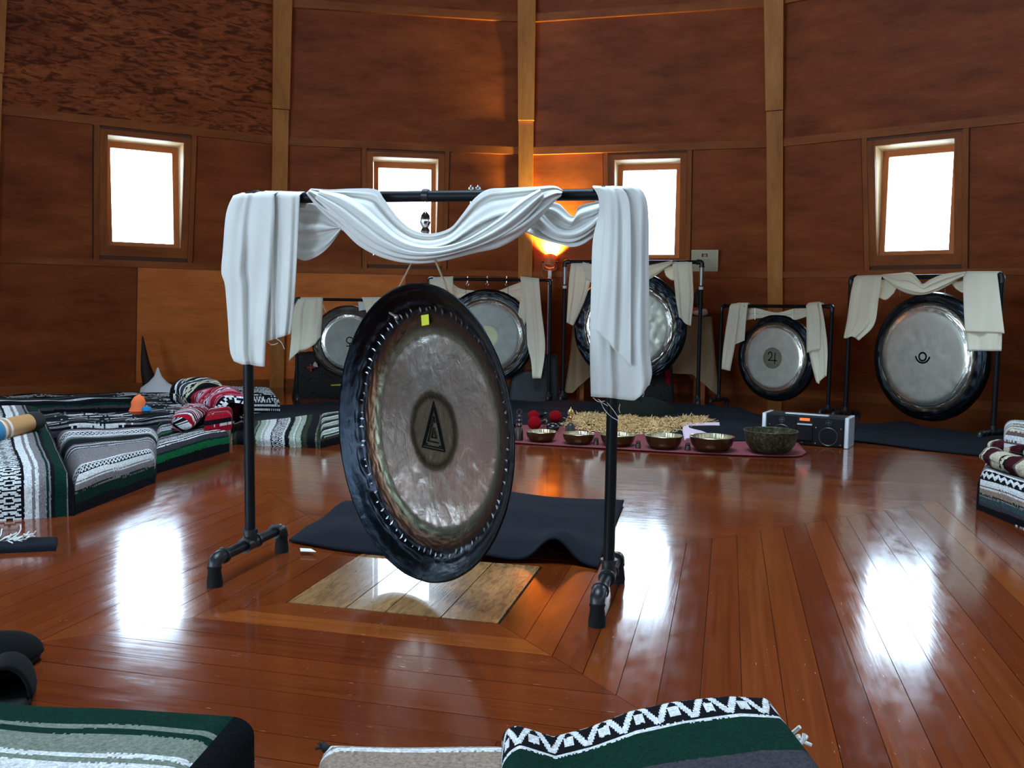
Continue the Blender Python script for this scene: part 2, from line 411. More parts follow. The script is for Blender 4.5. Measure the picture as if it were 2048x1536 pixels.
b = MB(); b.lathe([(.001, ZS + .42), (.5, ZS + .38), (1.2, ZS + .3), (RS, ZS + .22)], (RC[0], RC[1], 0), 32, cap=False); b.build('skylight_dome', GLASS, ceil)
ld = bpy.data.lights.new('sky_portal', 'AREA'); ld.shape = 'DISK'; ld.size = 2 * RS - .04; ld.cycles.is_portal = True
lo = bpy.data.objects.new('sky_portal', ld); COL.objects.link(lo); lo.location = (RC[0], RC[1], ZS + .2)

# ------------------------------------------------------------------ floor: fir planks in four mitred quarters round a hatch
PA = .2400; EX = np.array([math.cos(PA), -math.sin(PA)]); EY = np.array([math.sin(PA), math.cos(PA)]); HCN = np.array([-.253, 2.535]); HX, HY = .302, .266
def loc2w(p): return HCN + EX * p[0] + EY * p[1]
cs = [loc2w((0, 0))]
poly16 = []
for k in range(16):
    a = A0 - k * PI / 8; p = RC + (R0 + .02) * np.array([math.cos(a), math.sin(a)]) - HCN; poly16.append((p @ EX, p @ EY))
poly16 = poly16[::-1]
def clip(poly, a, b):      # keep the left of a->b
    out = []; n = len(poly)
    sd = lambda p: (b[0] - a[0]) * (p[1] - a[1]) - (b[1] - a[1]) * (p[0] - a[0])
    for i in range(n):
        p, q = poly[i], poly[(i + 1) % n]; dp, dq = sd(p), sd(q)
        if dp >= 0: out.append(p)
        if (dp > 0) != (dq > 0):
            t = dp / (dp - dq); out.append((p[0] + t * (q[0] - p[0]), p[1] + t * (q[1] - p[1])))
    return out
bs = [(*loc2w(p), -.012) for p in poly16]
floor = mesh('floor', [*bs, *[(x, y, -.06) for x, y, z in bs]], [list(range(16)), list(range(31, 15, -1))] + [[i, 16 + i, 16 + (i + 1) % 16, (i + 1) % 16] for i in range(16)], GAP, None)
floor['kind'] = 'structure'; fixn(floor)
PW = .0855; near = []; far = []
for qd in range(4):
    h0, hw = ((HX, HY), (HY, HX), (HX, HY), (HY, HX))[qd]
    off = 0.
    for i in range(80):
        a = h0 + i * PW; b_ = a + PW - .0016
        if a > R0 + .6: break
        L = hw + (a - h0); L2 = hw + (b_ - h0)
        # cut long planks into boards
        cuts = [-99]
        x = -L2 + random.uniform(1.2, 4.5)
        while x < L2 - .5: cuts.append(x); x += random.uniform(2.0, 4.5)
        cuts.append(99)
        for c0, c1 in zip(cuts, cuts[1:]):
            g = .0008
            P = [(a, -L + g), (b_, -L2 + g), (b_, L2 - g), (a, L - g)]   # along y of this quarter
            P = clip(P, (0, c0 + .0006), (1, c0 + .0006)); 
            if len(P) > 2: P = clip(P, (1, c1 - .0006), (0, c1 - .0006))
            if len(P) < 3: continue
            rot = {0: lambda p: (p[0], p[1]), 1: lambda p: (-p[1], p[0]), 2: lambda p: (-p[0], -p[1]), 3: lambda p: (p[1], -p[0])}[qd]
            P = [rot(p) for p in P]
            for j in range(16):
                if len(P) > 2: P = clip(P, poly16[j], poly16[(j + 1) % 16])
            if len(P) < 3: continue
            Wd = np.array([loc2w(p) for p in P])
            if Wd[:, 1].max() < .15: continue
            # grain coordinates: along the plank, across it
            G = [((p[1], p[0]) if qd in (0, 2) else (p[0], p[1])) for p in P]
            tone = random.choice([random.random() ** 1.3 * .8, random.uniform(.2, .7), random.uniform(.55, 1.0) if random.random() < .35 else .4])
            dist = np.hypot(Wd[:, 0], Wd[:, 1]).min(); cen = Wd.mean(0)
            pxw = PW * FPX / dist if qd in (0, 2) else PW * FPX * HC / max(dist, Wd[:, 1].min()) ** 2
            inview = (np.abs(Wd[:, 0]) < Wd[:, 1] * .66 + .3).any() and Wd[:, 1].max() > .9
            tilt = random.uniform(-.0001, .0001); z0 = random.uniform(-.0002, .0002)
            (near if inview and pxw > 9.5 else far).append((Wd, G, tone, random.random() * 30, pxw, tilt, z0))
near.sort(key=lambda t: -t[4]); far += near[296:]; near = near[:296]
def plank_geo(t):
    Wd, G, tone, off, _, tilt, z0 = t; n = len(Wd); g1 = [g[1] for g in G]; mid = sum(g1) / n
    zt = [z0 + tilt * (1 if y > mid else -1) for y in g1]
    Vv = [(x, y, z) for (x, y), z in zip(Wd, zt)] + [(x, y, -.012) for x, y in Wd]
    Fs = [list(range(n)), list(range(2 * n - 1, n - 1, -1))] + [[i, n + i, n + (i + 1) % n, (i + 1) % n] for i in range(n)]
    gr = [(x + off, y + off * .31, off) for x, y in G] * 2
    return Vv, Fs, gr, [tone] * (2 * n)
for t in near:
    Vv, Fs, gr, tn = plank_geo(t); o = mesh('plank', Vv, Fs, FLOOR, floor); fixn(o)
    attr(o, 'grain', 'FLOAT_VECTOR', 'POINT', gr); attr(o, 'tone', 'FLOAT', 'POINT', tn)
b = MB(); GR = []; TN = []
for t in far:
    Vv, Fs, gr, tn = plank_geo(t); b.add(Vv, Fs); GR += gr; TN += tn
o = b.build('far_planking', FLOOR, floor, smooth=False, kind='stuff'); attr(o, 'grain', 'FLOAT_VECTOR', 'POINT', GR); attr(o, 'tone', 'FLOAT', 'POINT', TN)
# pale hatch of four boards
OAK = wood('hatch_oak', (.19, .095, .035), (.27, .14, .055), (.36, .2, .085), .5, .22, wscale=2.)
OAK.node_tree.nodes['Principled BSDF'].inputs['Coat Weight'].default_value = .5
hat = empty('floor_hatch', (*HCN, 0), 'square hatch of four pale brown boards let into the floor under the big front gong', 'hatch')
fr = [0, .29, .48, .74, 1]
for i in range(4):
    x0 = -HX + .004 + fr[i] * 2 * (HX - .004); x1 = -HX + .004 + fr[i + 1] * 2 * (HX - .004) - .003
    q = [loc2w(p) for p in ((x0, -HY + .004), (x1, -HY + .004), (x1, HY - .004), (x0, HY - .004))]
    b = MB(); b.prism([(*p, -.012) for p in q], [(*p, .001) for p in q]); o = b.build('board', OAK, hat, smooth=False)
    gg = [(-HY + i * 3, x0), (-HY + i * 3, x1), (HY + i * 3, x1), (HY + i * 3, x0)]
    attr(o, 'grain', 'FLOAT_VECTOR', 'POINT', [(x, y, i) for x, y in gg] * 2)

# ------------------------------------------------------------------ hanging cloth made of sheets
def sheet(name, pl, L, R, nv, nu, mat_, parent, off=.03, amp=.01, freq=3., seed=0, hem=None, wrap=None, grow=True, thick=.0012, bulge=0.):
    """cloth between two edge lines (pixel lines on the upright plane pl); folds run from first to last row"""
    rg = np.random.default_rng(seed); cl, cr = curve(L, nv), curve(R, nv); ph = rg.uniform(0, 6.28, 4)
    P = []
    for i in range(nv):
        t = i / (nv - 1); row = []
        for j in range(nu):
            q = j / (nu - 1)
            qq = q + .035 * math.sin(2 * PI * freq * q + ph[0] + .8 * math.sin(2.2 * t + ph[3]))
            qq = min(1, max(0, qq if 0 < q < 1 else q))
            u, v = cl[i] * (1 - qq) + cr[i] * qq
            if hem is not None:
                dv = np.interp(q, np.linspace(0, 1, len(hem)), hem); v += dv * t ** 3
            a = amp * ((.35 + .65 * min(1, t * 2.2)) if grow else 1.)
            d = off + a * (math.sin(2 * PI * freq * q + ph[0] + .8 * math.sin(2.2 * t + ph[3])) + .45 * math.sin(2 * PI * freq * 2.3 * q + ph[1] + 1.3 * t) + .25 * math.sin(9 * t + ph[2] + 4 * q))
            d += bulge * math.sin(PI * q)
            row.append(pl.at(u, v, d))
        P.append(row)
    if wrap:                                # carry the top edge over the bar and down its back
        r = wrap; top = []
        for ang in (-60, -20, 20, 55, 90, 125):
            a = math.radians(ang); rr = []
            for j in range(nu):
                p = P[0][j]; base = p - pl.N * ((p - pl.A) @ pl.N)
                rr.append(np.array([base[0], base[1], P[0][j][2] - r]) + pl.N * (-math.cos(a) * (r + .003)) * (1 if ang < 90 else 1) + np.array([0, 0, math.sin(a) * (r + .003)]))
            top.append(rr)
        P = top + P[1:]
    n2 = len(P)
    o = mesh(name, np.array(P), gridF(n2, nu), mat_, parent, True)
    solid(o, thick); return o
def threads(name, pl, lines, mat_, parent, off=.03, r=.0008):
    for ln in lines: b = MB(); b.tube([pl.at(u, v, off) for u, v in curve(ln, 9)], r, 5); b.build(name, mat_, parent)

# ------------------------------------------------------------------ pipe stands
def stand(L, R, z, r, name, label, footlen, tees=True, zt=.07, zt2=None, foot_dirs=None, grp='pipe gong stands'):
    L, R = np.array([L[0], L[1], 0.]), np.array([R[0], R[1], 0.])
    root = empty(name, (L + R) / 2, label, 'gong stand', None)
    T = (R - L) / np.linalg.norm(R - L); N = np.array([T[1], -T[0], 0]); N = N if N @ (CP - L) > 0 else -N; Zv = np.array([0, 0, 1.])
    zr = zt2 if zt2 else z
    A, B = L + Zv * z, R + Zv * zr
    b = MB(); b.tube([A, B], r, 16); b.build('crossbar', IRON, root)
    for P, zz, dT in ((L, z, T), (R, zr, -T)):
        b = MB(); b.tube([P + Zv * zt, P + Zv * (zz - r)], r, 16); b.build('pole', IRON, root)
        # elbow at the top
        b = MB(); e = [P + Zv * zz + dT * 2.6 * r, P + Zv * zz + dT * 1.4 * r, P + Zv * (zz - .1 * r) + dT * .5 * r, P + Zv * (zz - .55 * r) + dT * .1 * r, P + Zv * (zz - 1.4 * r), P + Zv * (zz - 2.8 * r)]
        b.tube(curve(e, 12), 1.3 * r, 16); b.tube([e[0], e[0] - dT * .6 * r], 1.5 * r, 16); b.tube([e[-1], e[-1] + Zv * .6 * r], 1.5 * r, 16); b.build('elbow', FIT, root)
        # tee at the bottom
        b = MB(); b.tube([P + Zv * zt - N * 2.1 * r, P + Zv * zt + N * 2.1 * r], 1.3 * r, 16); b.tube([P + Zv * zt, P + Zv * (zt + 2.6 * r)], 1.3 * r, 16)
        for q in (-1, 1): b.tube([P + Zv * zt + N * q * 1.7 * r, P + Zv * zt + N * q * 2.3 * r], 1.5 * r, 16)
        b.tube([P + Zv * (zt + 2.1 * r), P + Zv * (zt + 2.8 * r)], 1.5 * r, 16); b.build('tee', FIT, root)
        b = MB(); b.tube([P + Zv * zt - N * footlen / 2, P + Zv * zt + N * footlen / 2], r, 16); b.build('foot_pipe', IRON, root)
        for q in (-1, 1):
            E = P + Zv * zt + N * q * footlen / 2
            b = MB(); e = [E - N * q * 1.5 * r, E - N * q * .3 * r, E + N * q * .7 * r - Zv * .4 * r, E + N * q * 1.0 * r - Zv * 1.3 * r]
            b.tube(curve(e, 10), 1.3 * r, 16); b.tube([e[0], e[0] - N * q * .6 * r], 1.5 * r, 16); el = b.build('foot_elbow', FIT, root)
            b = MB(); f = E + N * q * 1.0 * r
            b.lathe([(1.25 * r, zt - 1.0 * r), (1.35 * r, zt - 1.5 * r), (1.15 * r, zt - 1.9 * r), (1.45 * r, .012), (1.4 * r, .0)], (f[0], f[1], 0), 16); b.build('rubber_foot', RUBBER, root)
    return root, A, B
def hook(root, P, r, N):
    b = MB(); Zv = np.array([0, 0, 1.])
    b.tube([P + Zv * (r + .012), P - Zv * (r + .02)], .003, 8); b.lathe([(.007, r), (.007, r + .007)], P, 6)
    b.tube([P - Zv * (r + .02 + .012 - .012 * math.cos(t)) + np.cross(N, Zv) * .012 * math.sin(t) for t in np.linspace(0, 5.2, 12)], .0028, 8)
    return b.build('eye_hook', CHROME, root)

# ------------------------------------------------------------------ gongs
def gong_mat(name, disc, rimc, edge, rd, rr=.3, patch=None, rp=.2, metal=.9, roughd=.5):
    m = mat(name, disc, .4, metal); t = NT(m); a = t.attr('radius').outputs['Fac']; n = t.noise(t.obj(), 14, 4, .6)
    st = [(0, patch or disc), (rp - .004, patch or disc), (rp + .004, disc), (rd - .065, disc), (rd - .05, (.85, .83, .75)), (rd + .012, (.85, .82, .72)), (rd + .04, edge), (rd + .09, rimc), (1., rimc)]  # shoulder ring coloured paler than the disc to strengthen its highlight
    c = t.ramp(a, st); c = t.mix(.5, c, t.ramp(n, [(.3, (.75, .75, .75)), (.65, (1.2, 1.2, 1.2))]), 'MULTIPLY'); t.color(c)
    r = t.ramp(a, [(0, (roughd,) * 3), (rd - .065, (roughd,) * 3), (rd - .05, (.24,) * 3), (rd + .03, (.24,) * 3), (rd + .06, (rr,) * 3), (1, (rr,) * 3)]); t.l(r, t.b.inputs['Roughness'])
    h = t.noise(t.obj(), 55, 3); t.bump(h, .18, .004); return m
def gong(name, label, C, R, N, prof, mat_, ndent=46, dr=.88, dent=.006, hammer=.0012, seed=1, grp=None, rough_disc=0., rd=.74, nseg=168, spread=.035):
    """prof: (radius fraction, depth towards the viewer as a fraction of R)"""
    rg = np.random.default_rng(seed); C = np.array(C, float); N = np.array(N, float); N /= np.linalg.norm(N)
    e1 = np.cross([0, 0, 1.], N); e1 /= np.linalg.norm(e1); e2 = np.cross(N, e1)
    pr = np.array(prof); rad = np.r_[np.linspace(.004, .7, 26), np.linspace(.71, 1., 34)]
    dpt = np.interp(rad, pr[:, 0], pr[:, 1]); th = np.linspace(0, 2 * PI, nseg, endpoint=False)
    da = np.sort(rg.uniform(0, 2 * PI, ndent)) * .3 + np.linspace(0, 2 * PI, ndent, endpoint=False) * .7 if ndent else []
    Z = np.repeat(dpt[:, None], nseg, 1) * R
    for a in da:
        r0 = dr + rg.normal(0, spread * .35); sg = rg.uniform(.6, 1.3); wth = .55 * 2 * PI / ndent
        dA = (th - a + PI) % (2 * PI) - PI
        Z += dent * sg * np.exp(-((rad[:, None] - r0) / spread) ** 2) * np.exp(-(dA[None] / wth) ** 2)
    k = rg.normal(0, 1, (len(rad), nseg)); k = (k + np.roll(k, 1, 1) + np.roll(k, -1, 1)) / 2
    Z += hammer * k * (rad[:, None] > rd - .03)
    if rough_disc:
        for _ in range(260):
            r0, a = rd * math.sqrt(rg.uniform(.05, 1)), rg.uniform(0, 2 * PI); dx = rad[:, None] * np.cos(th) - r0 * math.cos(a); dy = rad[:, None] * np.sin(th) - r0 * math.sin(a)
            Z += rough_disc * rg.uniform(-1, 1) * np.exp(-(dx * dx + dy * dy) / (.045 ** 2)) * (rad[:, None] < rd)
    P = C + (e1 * (np.cos(th)[None, :, None] * rad[:, None, None]) + e2 * (np.sin(th)[None, :, None] * rad[:, None, None])) * R + N * Z[..., None]
    nr = len(rad); i = np.arange(nr - 1)[:, None] * nseg; j = np.arange(nseg)[None]; jn = (j + 1) % nseg
    Fq = np.stack([i + j, i + jn, i + nseg + jn, i + nseg + j], -1).reshape(-1, 4)[:, ::-1]
    Fl = [list(f) for f in Fq] + [[jj for jj in range(nseg)]]
    root = empty(name, C - np.array([0, 0, R]), label, 'gong', grp)
    o = mesh('gong_plate', P.reshape(-1, 3), Fl, mat_, root, True); fixn(o); solid(o, .004)
    attr(o, 'radius', 'FLOAT', 'POINT', np.repeat(rad, nseg))
    fr = lambda x, y, d=0.: C + (e1 * x + e2 * y) * R + N * d
    return root, fr, e1, e2, N
def strip(name, fr, lines, wd, d, mat_, root, closed=False, thick=.0012):
    """flat strokes on a gong face; lines in fractions of the radius"""
    b = MB()
    for ln in lines:
        ln = np.array(ln, float); n = len(ln)
        for i in range(n - (0 if closed else 1)):
            p, q = ln[i], ln[(i + 1) % n]; t = q - p; t = t / (np.linalg.norm(t) + 1e-9); nn = np.array([-t[1], t[0]]) * wd / 2; ex = t * wd * .35
            qd = [p - ex - nn, q + ex - nn, q + ex + nn, p - ex + nn]
            b.prism([fr(x, y, d) for x, y in qd], [fr(x, y, d + thick) for x, y in qd])
    return b.build(name, mat_, root, smooth=False)
def arc(cx, cy, r, a0, a1, n=28): return [(cx + r * math.cos(math.radians(a0 + (a1 - a0) * i / n)), cy + r * math.sin(math.radians(a0 + (a1 - a0) * i / n))) for i in range(n + 1)]
def cords(root, P, Q, r=.0025, name='hanging_cord', mat_=CORD):
    b = MB(); b.tube([P, Q], r, 8); return b.build(name, mat_, root)

# ---- the big gong at the front
SL, SR = (-.800, 2.668), (.274, 2.388); FP = Plane(SL, SR)
barz = FP.at(600, 394)[2]; barz2 = FP.at(1170, 390)[2]
fst, FA, FB = stand(SL, SR, barz, .0158, 'gong_stand', 'large black iron pipe stand in the middle of the floor holding the front gong', .35, zt=.078, zt2=barz2)
Zv = np.array([0, 0, 1.])
mid = np.array([-.262, 2.528]); bz = (barz + barz2) / 2
for u in (942, 956):
    hook(fst, FP.at(u, 391), .0158, FP.N)
sw = FP.at(851, 391); b = MB(); b.tube([sw + Zv * .03, sw - Zv * .06], .005, 10)
b.lathe([(.004, .01), (.012, .0), (.016, -.02), (.009, -.035), (.014, -.045), (.006, -.06)], sw - Zv * .055, 12); b.build('swivel_hook', CHROME, fst)
b = MB(); b.tube([FP.at(846, 391) , FP.at(858, 391)], .0185, 16); b.build('coupling', FIT, fst)
GR_ = .424; GC = np.array([-.222, 2.535, .452]); al = math.radians(48.5); GN = np.array([-math.sin(al), -math.cos(al), 0.])
def front_gong_mat():
    m = mat('front_gong_metal', (.5, .45, .4), .2, .95); t = NT(m); a = t.attr('radius').outputs['Fac']; o = t.obj()
    n = t.noise(o, 9, 5, .6, .4); n2 = t.noise(o, 30, 4, .6)
    aw = t.math('ADD', a, t.math('MULTIPLY', t.math('SUBTRACT', n2, .5), .03))
    face = (.80, .76, .66)
    c = t.ramp(aw, [(0, (.34, .34, .25)), (.20, (.38, .35, .24)), (.235, (.09, .10, .07)), (.265, (.26, .22, .15)), (.29, face), (.64, (.82, .74, .64)), (.675, (.28, .26, .17)), (.70, (.12, .13, .09)), (.725, (.10, .065, .04)), (.77, (.10, .045, .025)), (.82, (.016, .018, .024)), (1, (.009, .013, .018))])
    c = t.mix(.7, c, t.ramp(n, [(.3, (.72, .74, .74)), (.5, (1, .98, .95)), (.7, (1.15, 1.06, 1.0))]), 'MULTIPLY'); t.color(c)
    r = t.ramp(aw, [(0, (.24,) * 3), (.64, (.22,) * 3), (.70, (.34,) * 3), (1, (.30,) * 3)]); t.l(r, t.b.inputs['Roughness'])
    h = t.noise(o, 24, 4, .55, .5); t.bump(h, .35, .006); return m
fg, fr, e1, e2, gn = gong('gong', 'largest dark-rimmed gong with a triangle emblem and yellow sticker, hanging at the front', GC, GR_, GN,
    [(0, 0), (.3, .008), (.675, 0), (.71, .012), (.76, .03), (.84, .05), (.88, .075), (.94, .125), (1., .16)], front_gong_mat(), ndent=66, dr=.865, dent=.006, hammer=.0006, seed=4, rough_disc=.0006, rd=.66, nseg=264, spread=.02)
# chips of bare metal hammered into the rim
b = MB(); rg = np.random.default_rng(3)
for i in range(74):
    a = 2 * PI * (i + rg.uniform(-.3, .3)) / 74; r0 = .835 + rg.uniform(-.012, .012); ln_ = rg.uniform(.02, .05); wd_ = rg.uniform(.005, .011)
    er = np.array([math.cos(a), math.sin(a)]); et = np.array([-er[1], er[0]])
    q = [er * (r0 - ln_ * .6), er * r0 + et * wd_, er * (r0 + ln_ * .5), er * r0 - et * wd_]
    dd = lambda p: GR_ * np.interp(np.linalg.norm(p), [.76, .84, .88, .94], [.03, .05, .075, .125]) + .0065
    b.prism([fr(*p, dd(p) - .004) for p in q], [fr(*p, dd(p)) for p in q])
b.build('hammer_mark', mat('bare_metal_chip', (.30, .34, .36), .35, .9), fg, smooth=False, kind='stuff')
# emblem: a tall triangle of nested lines
T0 = [(0, .20), (-.128, -.125), (.128, -.125)]
k = lambda s, dy=-.02: [(x * s, (y - dy) * s + dy) for x, y in T0]
strip('triangle_emblem', fr, [k(1.) + [k(1.)[0]], k(.84) + [k(.84)[0]]], .010, .0045, INK, fg)
strip('triangle_emblem', fr, [[(.0, .10), (-.062, -.075), (.055, -.075)], [(.0, .10), (.014, .06)], [(0, .02), (-.022, -.045), (.03, -.045), (.012, .0)], [(.07, -.095), (.10, -.095)], [(-.10, -.095), (-.07, -.095)]], .009, .0045, INK, fg)
b = MB(); ax = np.array([e1, e2, gn]); c = fr(-.045, .755, .022); th = .12; axr = np.array([e1 * math.cos(th) + e2 * math.sin(th), e2 * math.cos(th) - e1 * math.sin(th), gn])
b.box(c, (.036, .030, .0015), axr); b.build('yellow_sticker', mat('yellow_paper', (.62, .60, .02), .6), fg, smooth=False, label='small yellow price sticker')
b = MB(); b.tube([fr(-.36, .80, .055), fr(-.30, .775, .05)], .0035, 8); b.ball(fr(-.29, .77, .05), .008, 8); b.build('rivet_pin', mat('dull_pin', (.35, .33, .3), .4, .8), fg)
ty = sw - Zv * .115
for sx in (-.32, .32):
    cords(fg, ty, fr(sx, .91, .05), .003)
# white scarf
WD = empty('white_drape', FP.at(870, 392), 'long white cloth swagged over the crossbar of the large front stand', 'drape')
WR = .0165
sheet('left_tail', FP, [(520, 381), (521, 450), (524, 560), (530, 640), (533, 683)], [(600, 383), (597, 450), (592, 550), (587, 620), (581, 668)], 40, 34, WHITE, WD, .030, .006, 1.7, 3, wrap=.021)
sheet('left_tail', FP, [(470, 384), (453, 425), (446, 500), (443, 545), (450, 570), (456, 640), (460, 700), (468, 722)], [(548, 380), (549, 440), (541, 560), (534, 640), (529, 733)], 44, 34, WHITE, WD, .042, .009, 1.6, 5, hem=[0, 4, 1, 2, 0], wrap=.026)
sheet('left_loop', FP, [(596, 402), (618, 403), (640, 412), (664, 438), (684, 462)], [(592, 516), (612, 521), (640, 509), (664, 486), (690, 447)], 26, 26, WHITE, WD, -.045, .010, 2.2, 8, grow=False)
sheet('swag', FP, [(622, 377), (660, 379), (705, 377), (752, 379), (768, 398), (795, 434), (825, 459), (862, 467), (900, 456), (925, 428), (948, 398), (975, 379), (1010, 376), (1060, 374), (1108, 372), (1126, 381)],
      [(612, 386), (640, 420), (683, 458), (720, 493), (770, 517), (825, 527), (880, 523), (950, 506), (1000, 494), (1050, 465), (1085, 430), (1110, 402), (1122, 392)], 110, 40, WHITE, WD, .042, .010, 2.5, 11, grow=False, bulge=.02)
sheet('swag', FP, [(640, 380), (690, 390), (740, 420), (790, 466), (830, 487), (880, 492), (930, 478), (990, 440), (1040, 400), (1080, 378)],
      [(630, 396), (668, 432), (712, 474), (760, 503), (812, 517), (870, 515), (940, 498), (1000, 474), (1050, 440), (1090, 396)], 90, 26, WHITE, WD, .068, .006, 2.2, 14, grow=False, bulge=.018)
sheet('right_loop', FP, [(1092, 404), (1118, 408), (1138, 428), (1150, 431), (1160, 412), (1200, 402)], [(1048, 462), (1085, 479), (1125, 490), (1142, 494), (1165, 489), (1196, 468)], 34, 30, WHITE, WD, -.04, .010, 2.3, 17, grow=False)
sheet('right_loop', FP, [(1075, 412), (1090, 432), (1115, 455), (1150, 458), (1180, 442), (1200, 424)], [(1060, 440), (1085, 466), (1115, 481), (1145, 484), (1175, 470), (1200, 446)], 30, 18, WHITE, WD, -.028, .005, 1.6, 18, grow=False, bulge=.012)
sheet('right_tail', FP, [(1183, 371), (1196, 392), (1198, 425), (1186, 480), (1183, 560), (1180, 680), (1182, 790)], [(1268, 372), (1288, 386), (1297, 430), (1298, 560), (1299, 690), (1304, 745), (1299, 770)], 56, 40, WHITE, WD, .030, .009, 1.8, 21, hem=[2, 8, 12, 15, 20, 26, 16, 0], wrap=WR)
sheet('right_tail', FP, [(1183, 371), (1204, 392), (1209, 440), (1203, 550), (1197, 620), (1192, 664)], [(1240, 371), (1258, 400), (1262, 470), (1262, 600), (1262, 690), (1262, 735)], 40, 26, WHITE, WD, .050, .006, 1.3, 23, hem=[0, -4, -2, 0, 0], wrap=WR)
threads('frayed_thread', FP, [[(552, 677), (562, 684), (569, 698)], [(535, 684), (545, 690), (556, 686)], [(540, 690), (552, 688)]], WHITE, WD, .03)
threads('frayed_thread', FP, [[(1200, 800), (1208, 818), (1222, 833), (1238, 842)], [(1196, 798), (1206, 806), (1216, 812)], [(1214, 805), (1228, 822), (1238, 838)], [(1186, 795), (1196, 803), (1210, 802)], [(1240, 808), (1238, 818), (1240, 826)], [(1287, 780), (1288, 788), (1285, 794)]], WHITE, WD, .03)

# ---- the gongs along the back wall
DISC = (.40, .40, .36); RIMC = (.018, .022, .028)
PROF = [(0, .064), (.66, .062), (.685, .058), (.755, .030), (.775, .004), (.80, 0), (.95, -.012), (.985, -.035), (1, -.12)]
def back_gong(label, pl, uc, vc, rpx, off, mat_, seed, **kw):
    C = pl.at(uc, vc, off); d = (C - CP) @ CF; R = rpx * d / FPX
    return (*gong('gong', label, C, R, kw.pop('N', pl.N), PROF, mat_, seed=seed, rd=.74, **kw), C, R)
# gong with the venus sign
vL = np.array([-1.825, 7.455]); T = np.array([.97, .24]); vR = vL + T * .84; VP = Plane(vL, vR)
vz = VP.at(600, 598)[2]
vst, A_, B_ = stand(vL, vR, vz, .0125, 'gong_stand', 'low black pipe stand of the gong with a venus sign, far left of the row', .22, zt=.048)
g, fr, *_r, C, R = back_gong('small grey gong with a black venus sign, half hidden behind the front gong', VP, 699, 684, 73, -.02, gong_mat('brown_rim_gong', (.26, .25, .21), (.075, .062, .05), (.12, .10, .08), .72), 12, ndent=34, dent=.003)
strip('venus_sign', fr, [arc(0, .05, .085, 0, 360), [(0, -.035), (0, -.19)], [(-.085, -.11), (.085, -.11)]], .028, .001 + .0645 * R, INK, g)
for u in (664, 735): cords(g, VP.at(u, 598, 0) , VP.at(u, 622, -.01), .0016)
vd = empty('white_drape', VP.at(680, 598), 'cream cloth draped over the low stand of the gong with the venus sign', 'drape')
sheet('left_tail', VP, [(598, 595), (586, 622), (582, 680), (578, 722)], [(646, 595), (645, 630), (643, 655), (642, 674)], 24, 20, CREAM, vd, .02, .008, 2., 31, hem=[0, -4, -2, 4, 6, 0], wrap=.0125)
sheet('left_tail', VP, [(640, 600), (644, 612)], [(643, 600), (654, 628)], 6, 8, CREAM, vd, -.02, .002, 1., 32)
sheet('right_tail', VP, [(724, 595), (730, 615), (736, 640), (740, 680)], [(768, 595), (772, 630), (776, 670), (778, 700)], 20, 16, CREAM, vd, .02, .007, 2., 33, wrap=.0125)
sheet('swag', VP, [(716, 603), (728, 601), (738, 600)], [(718, 622), (730, 620), (742, 622)], 8, 10, WHITE, vd, -.02, .003, 1.4, 34, grow=False)
# tall gong between the front gong and the lamp
cR = np.array([.329, 7.864]); cL = cR - np.array([.995, -.095]) * 1.09; CPn = Plane(cL, cR)
cz = CPn.at(975, 559)[2]
cst, A_, B_ = stand(cL, cR, cz, .0135, 'gong_stand', 'black pipe stand with eye hooks directly right of and behind the front gong', .24, zt=.048)
for u in (935, 974.5, 1013): hook(cst, CPn.at(u, 558.5), .0135, CPn.N)
g, fr, *_r, C, R = back_gong('grey gong with a pale plain centre spot, beside the right edge of the front gong', CPn, 974, 673, 95, -.02, gong_mat('slate_gong', (.23, .222, .19), (.028, .03, .031), (.13, .105, .08), .74, patch=(.36, .33, .2), rp=.23), 14, ndent=44, dent=.004)
for u in (932, 1016): cords(g, CPn.at(u, 566), CPn.at(u, 592, -.012), .002, mat_=INK)
d_ = empty('white_drape', CPn.at(975, 560), 'cream cloth with a long right tail on the stand with eye hooks', 'drape')
sheet('left_tail', CPn, [(859, 555), (858, 590), (857, 640)], [(906, 553), (906, 590), (905, 640)], 20, 20, CREAM, d_, .02, .006, 1.8, 41, wrap=.0135)
sheet('swag', CPn, [(900, 562), (916, 575), (935, 580), (975, 582), (1000, 580), (1020, 572), (1048, 562)], [(904, 602), (925, 597), (945, 590), (975, 592), (1005, 590), (1030, 600), (1048, 602)], 40, 18, CREAM, d_, -.05, .007, 2., 42, grow=False)
sheet('right_tail', CPn, [(1040, 553), (1048, 600), (1053, 650), (1055, 690), (1062, 722), (1065, 757)], [(1078, 557), (1083, 620), (1090, 680), (1089, 715), (1082, 757)], 40, 20, CREAM, d_, .022, .006, 1.5, 43, wrap=.0135)
sheet('right_tail', CPn, [(1042, 565), (1040, 600), (1036, 628)], [(1056, 565), (1054, 610), (1052, 646)], 18, 12, CREAM, d_, .012, .003, 1.5, 44, hem=[0, 4, 0, 10, 0])
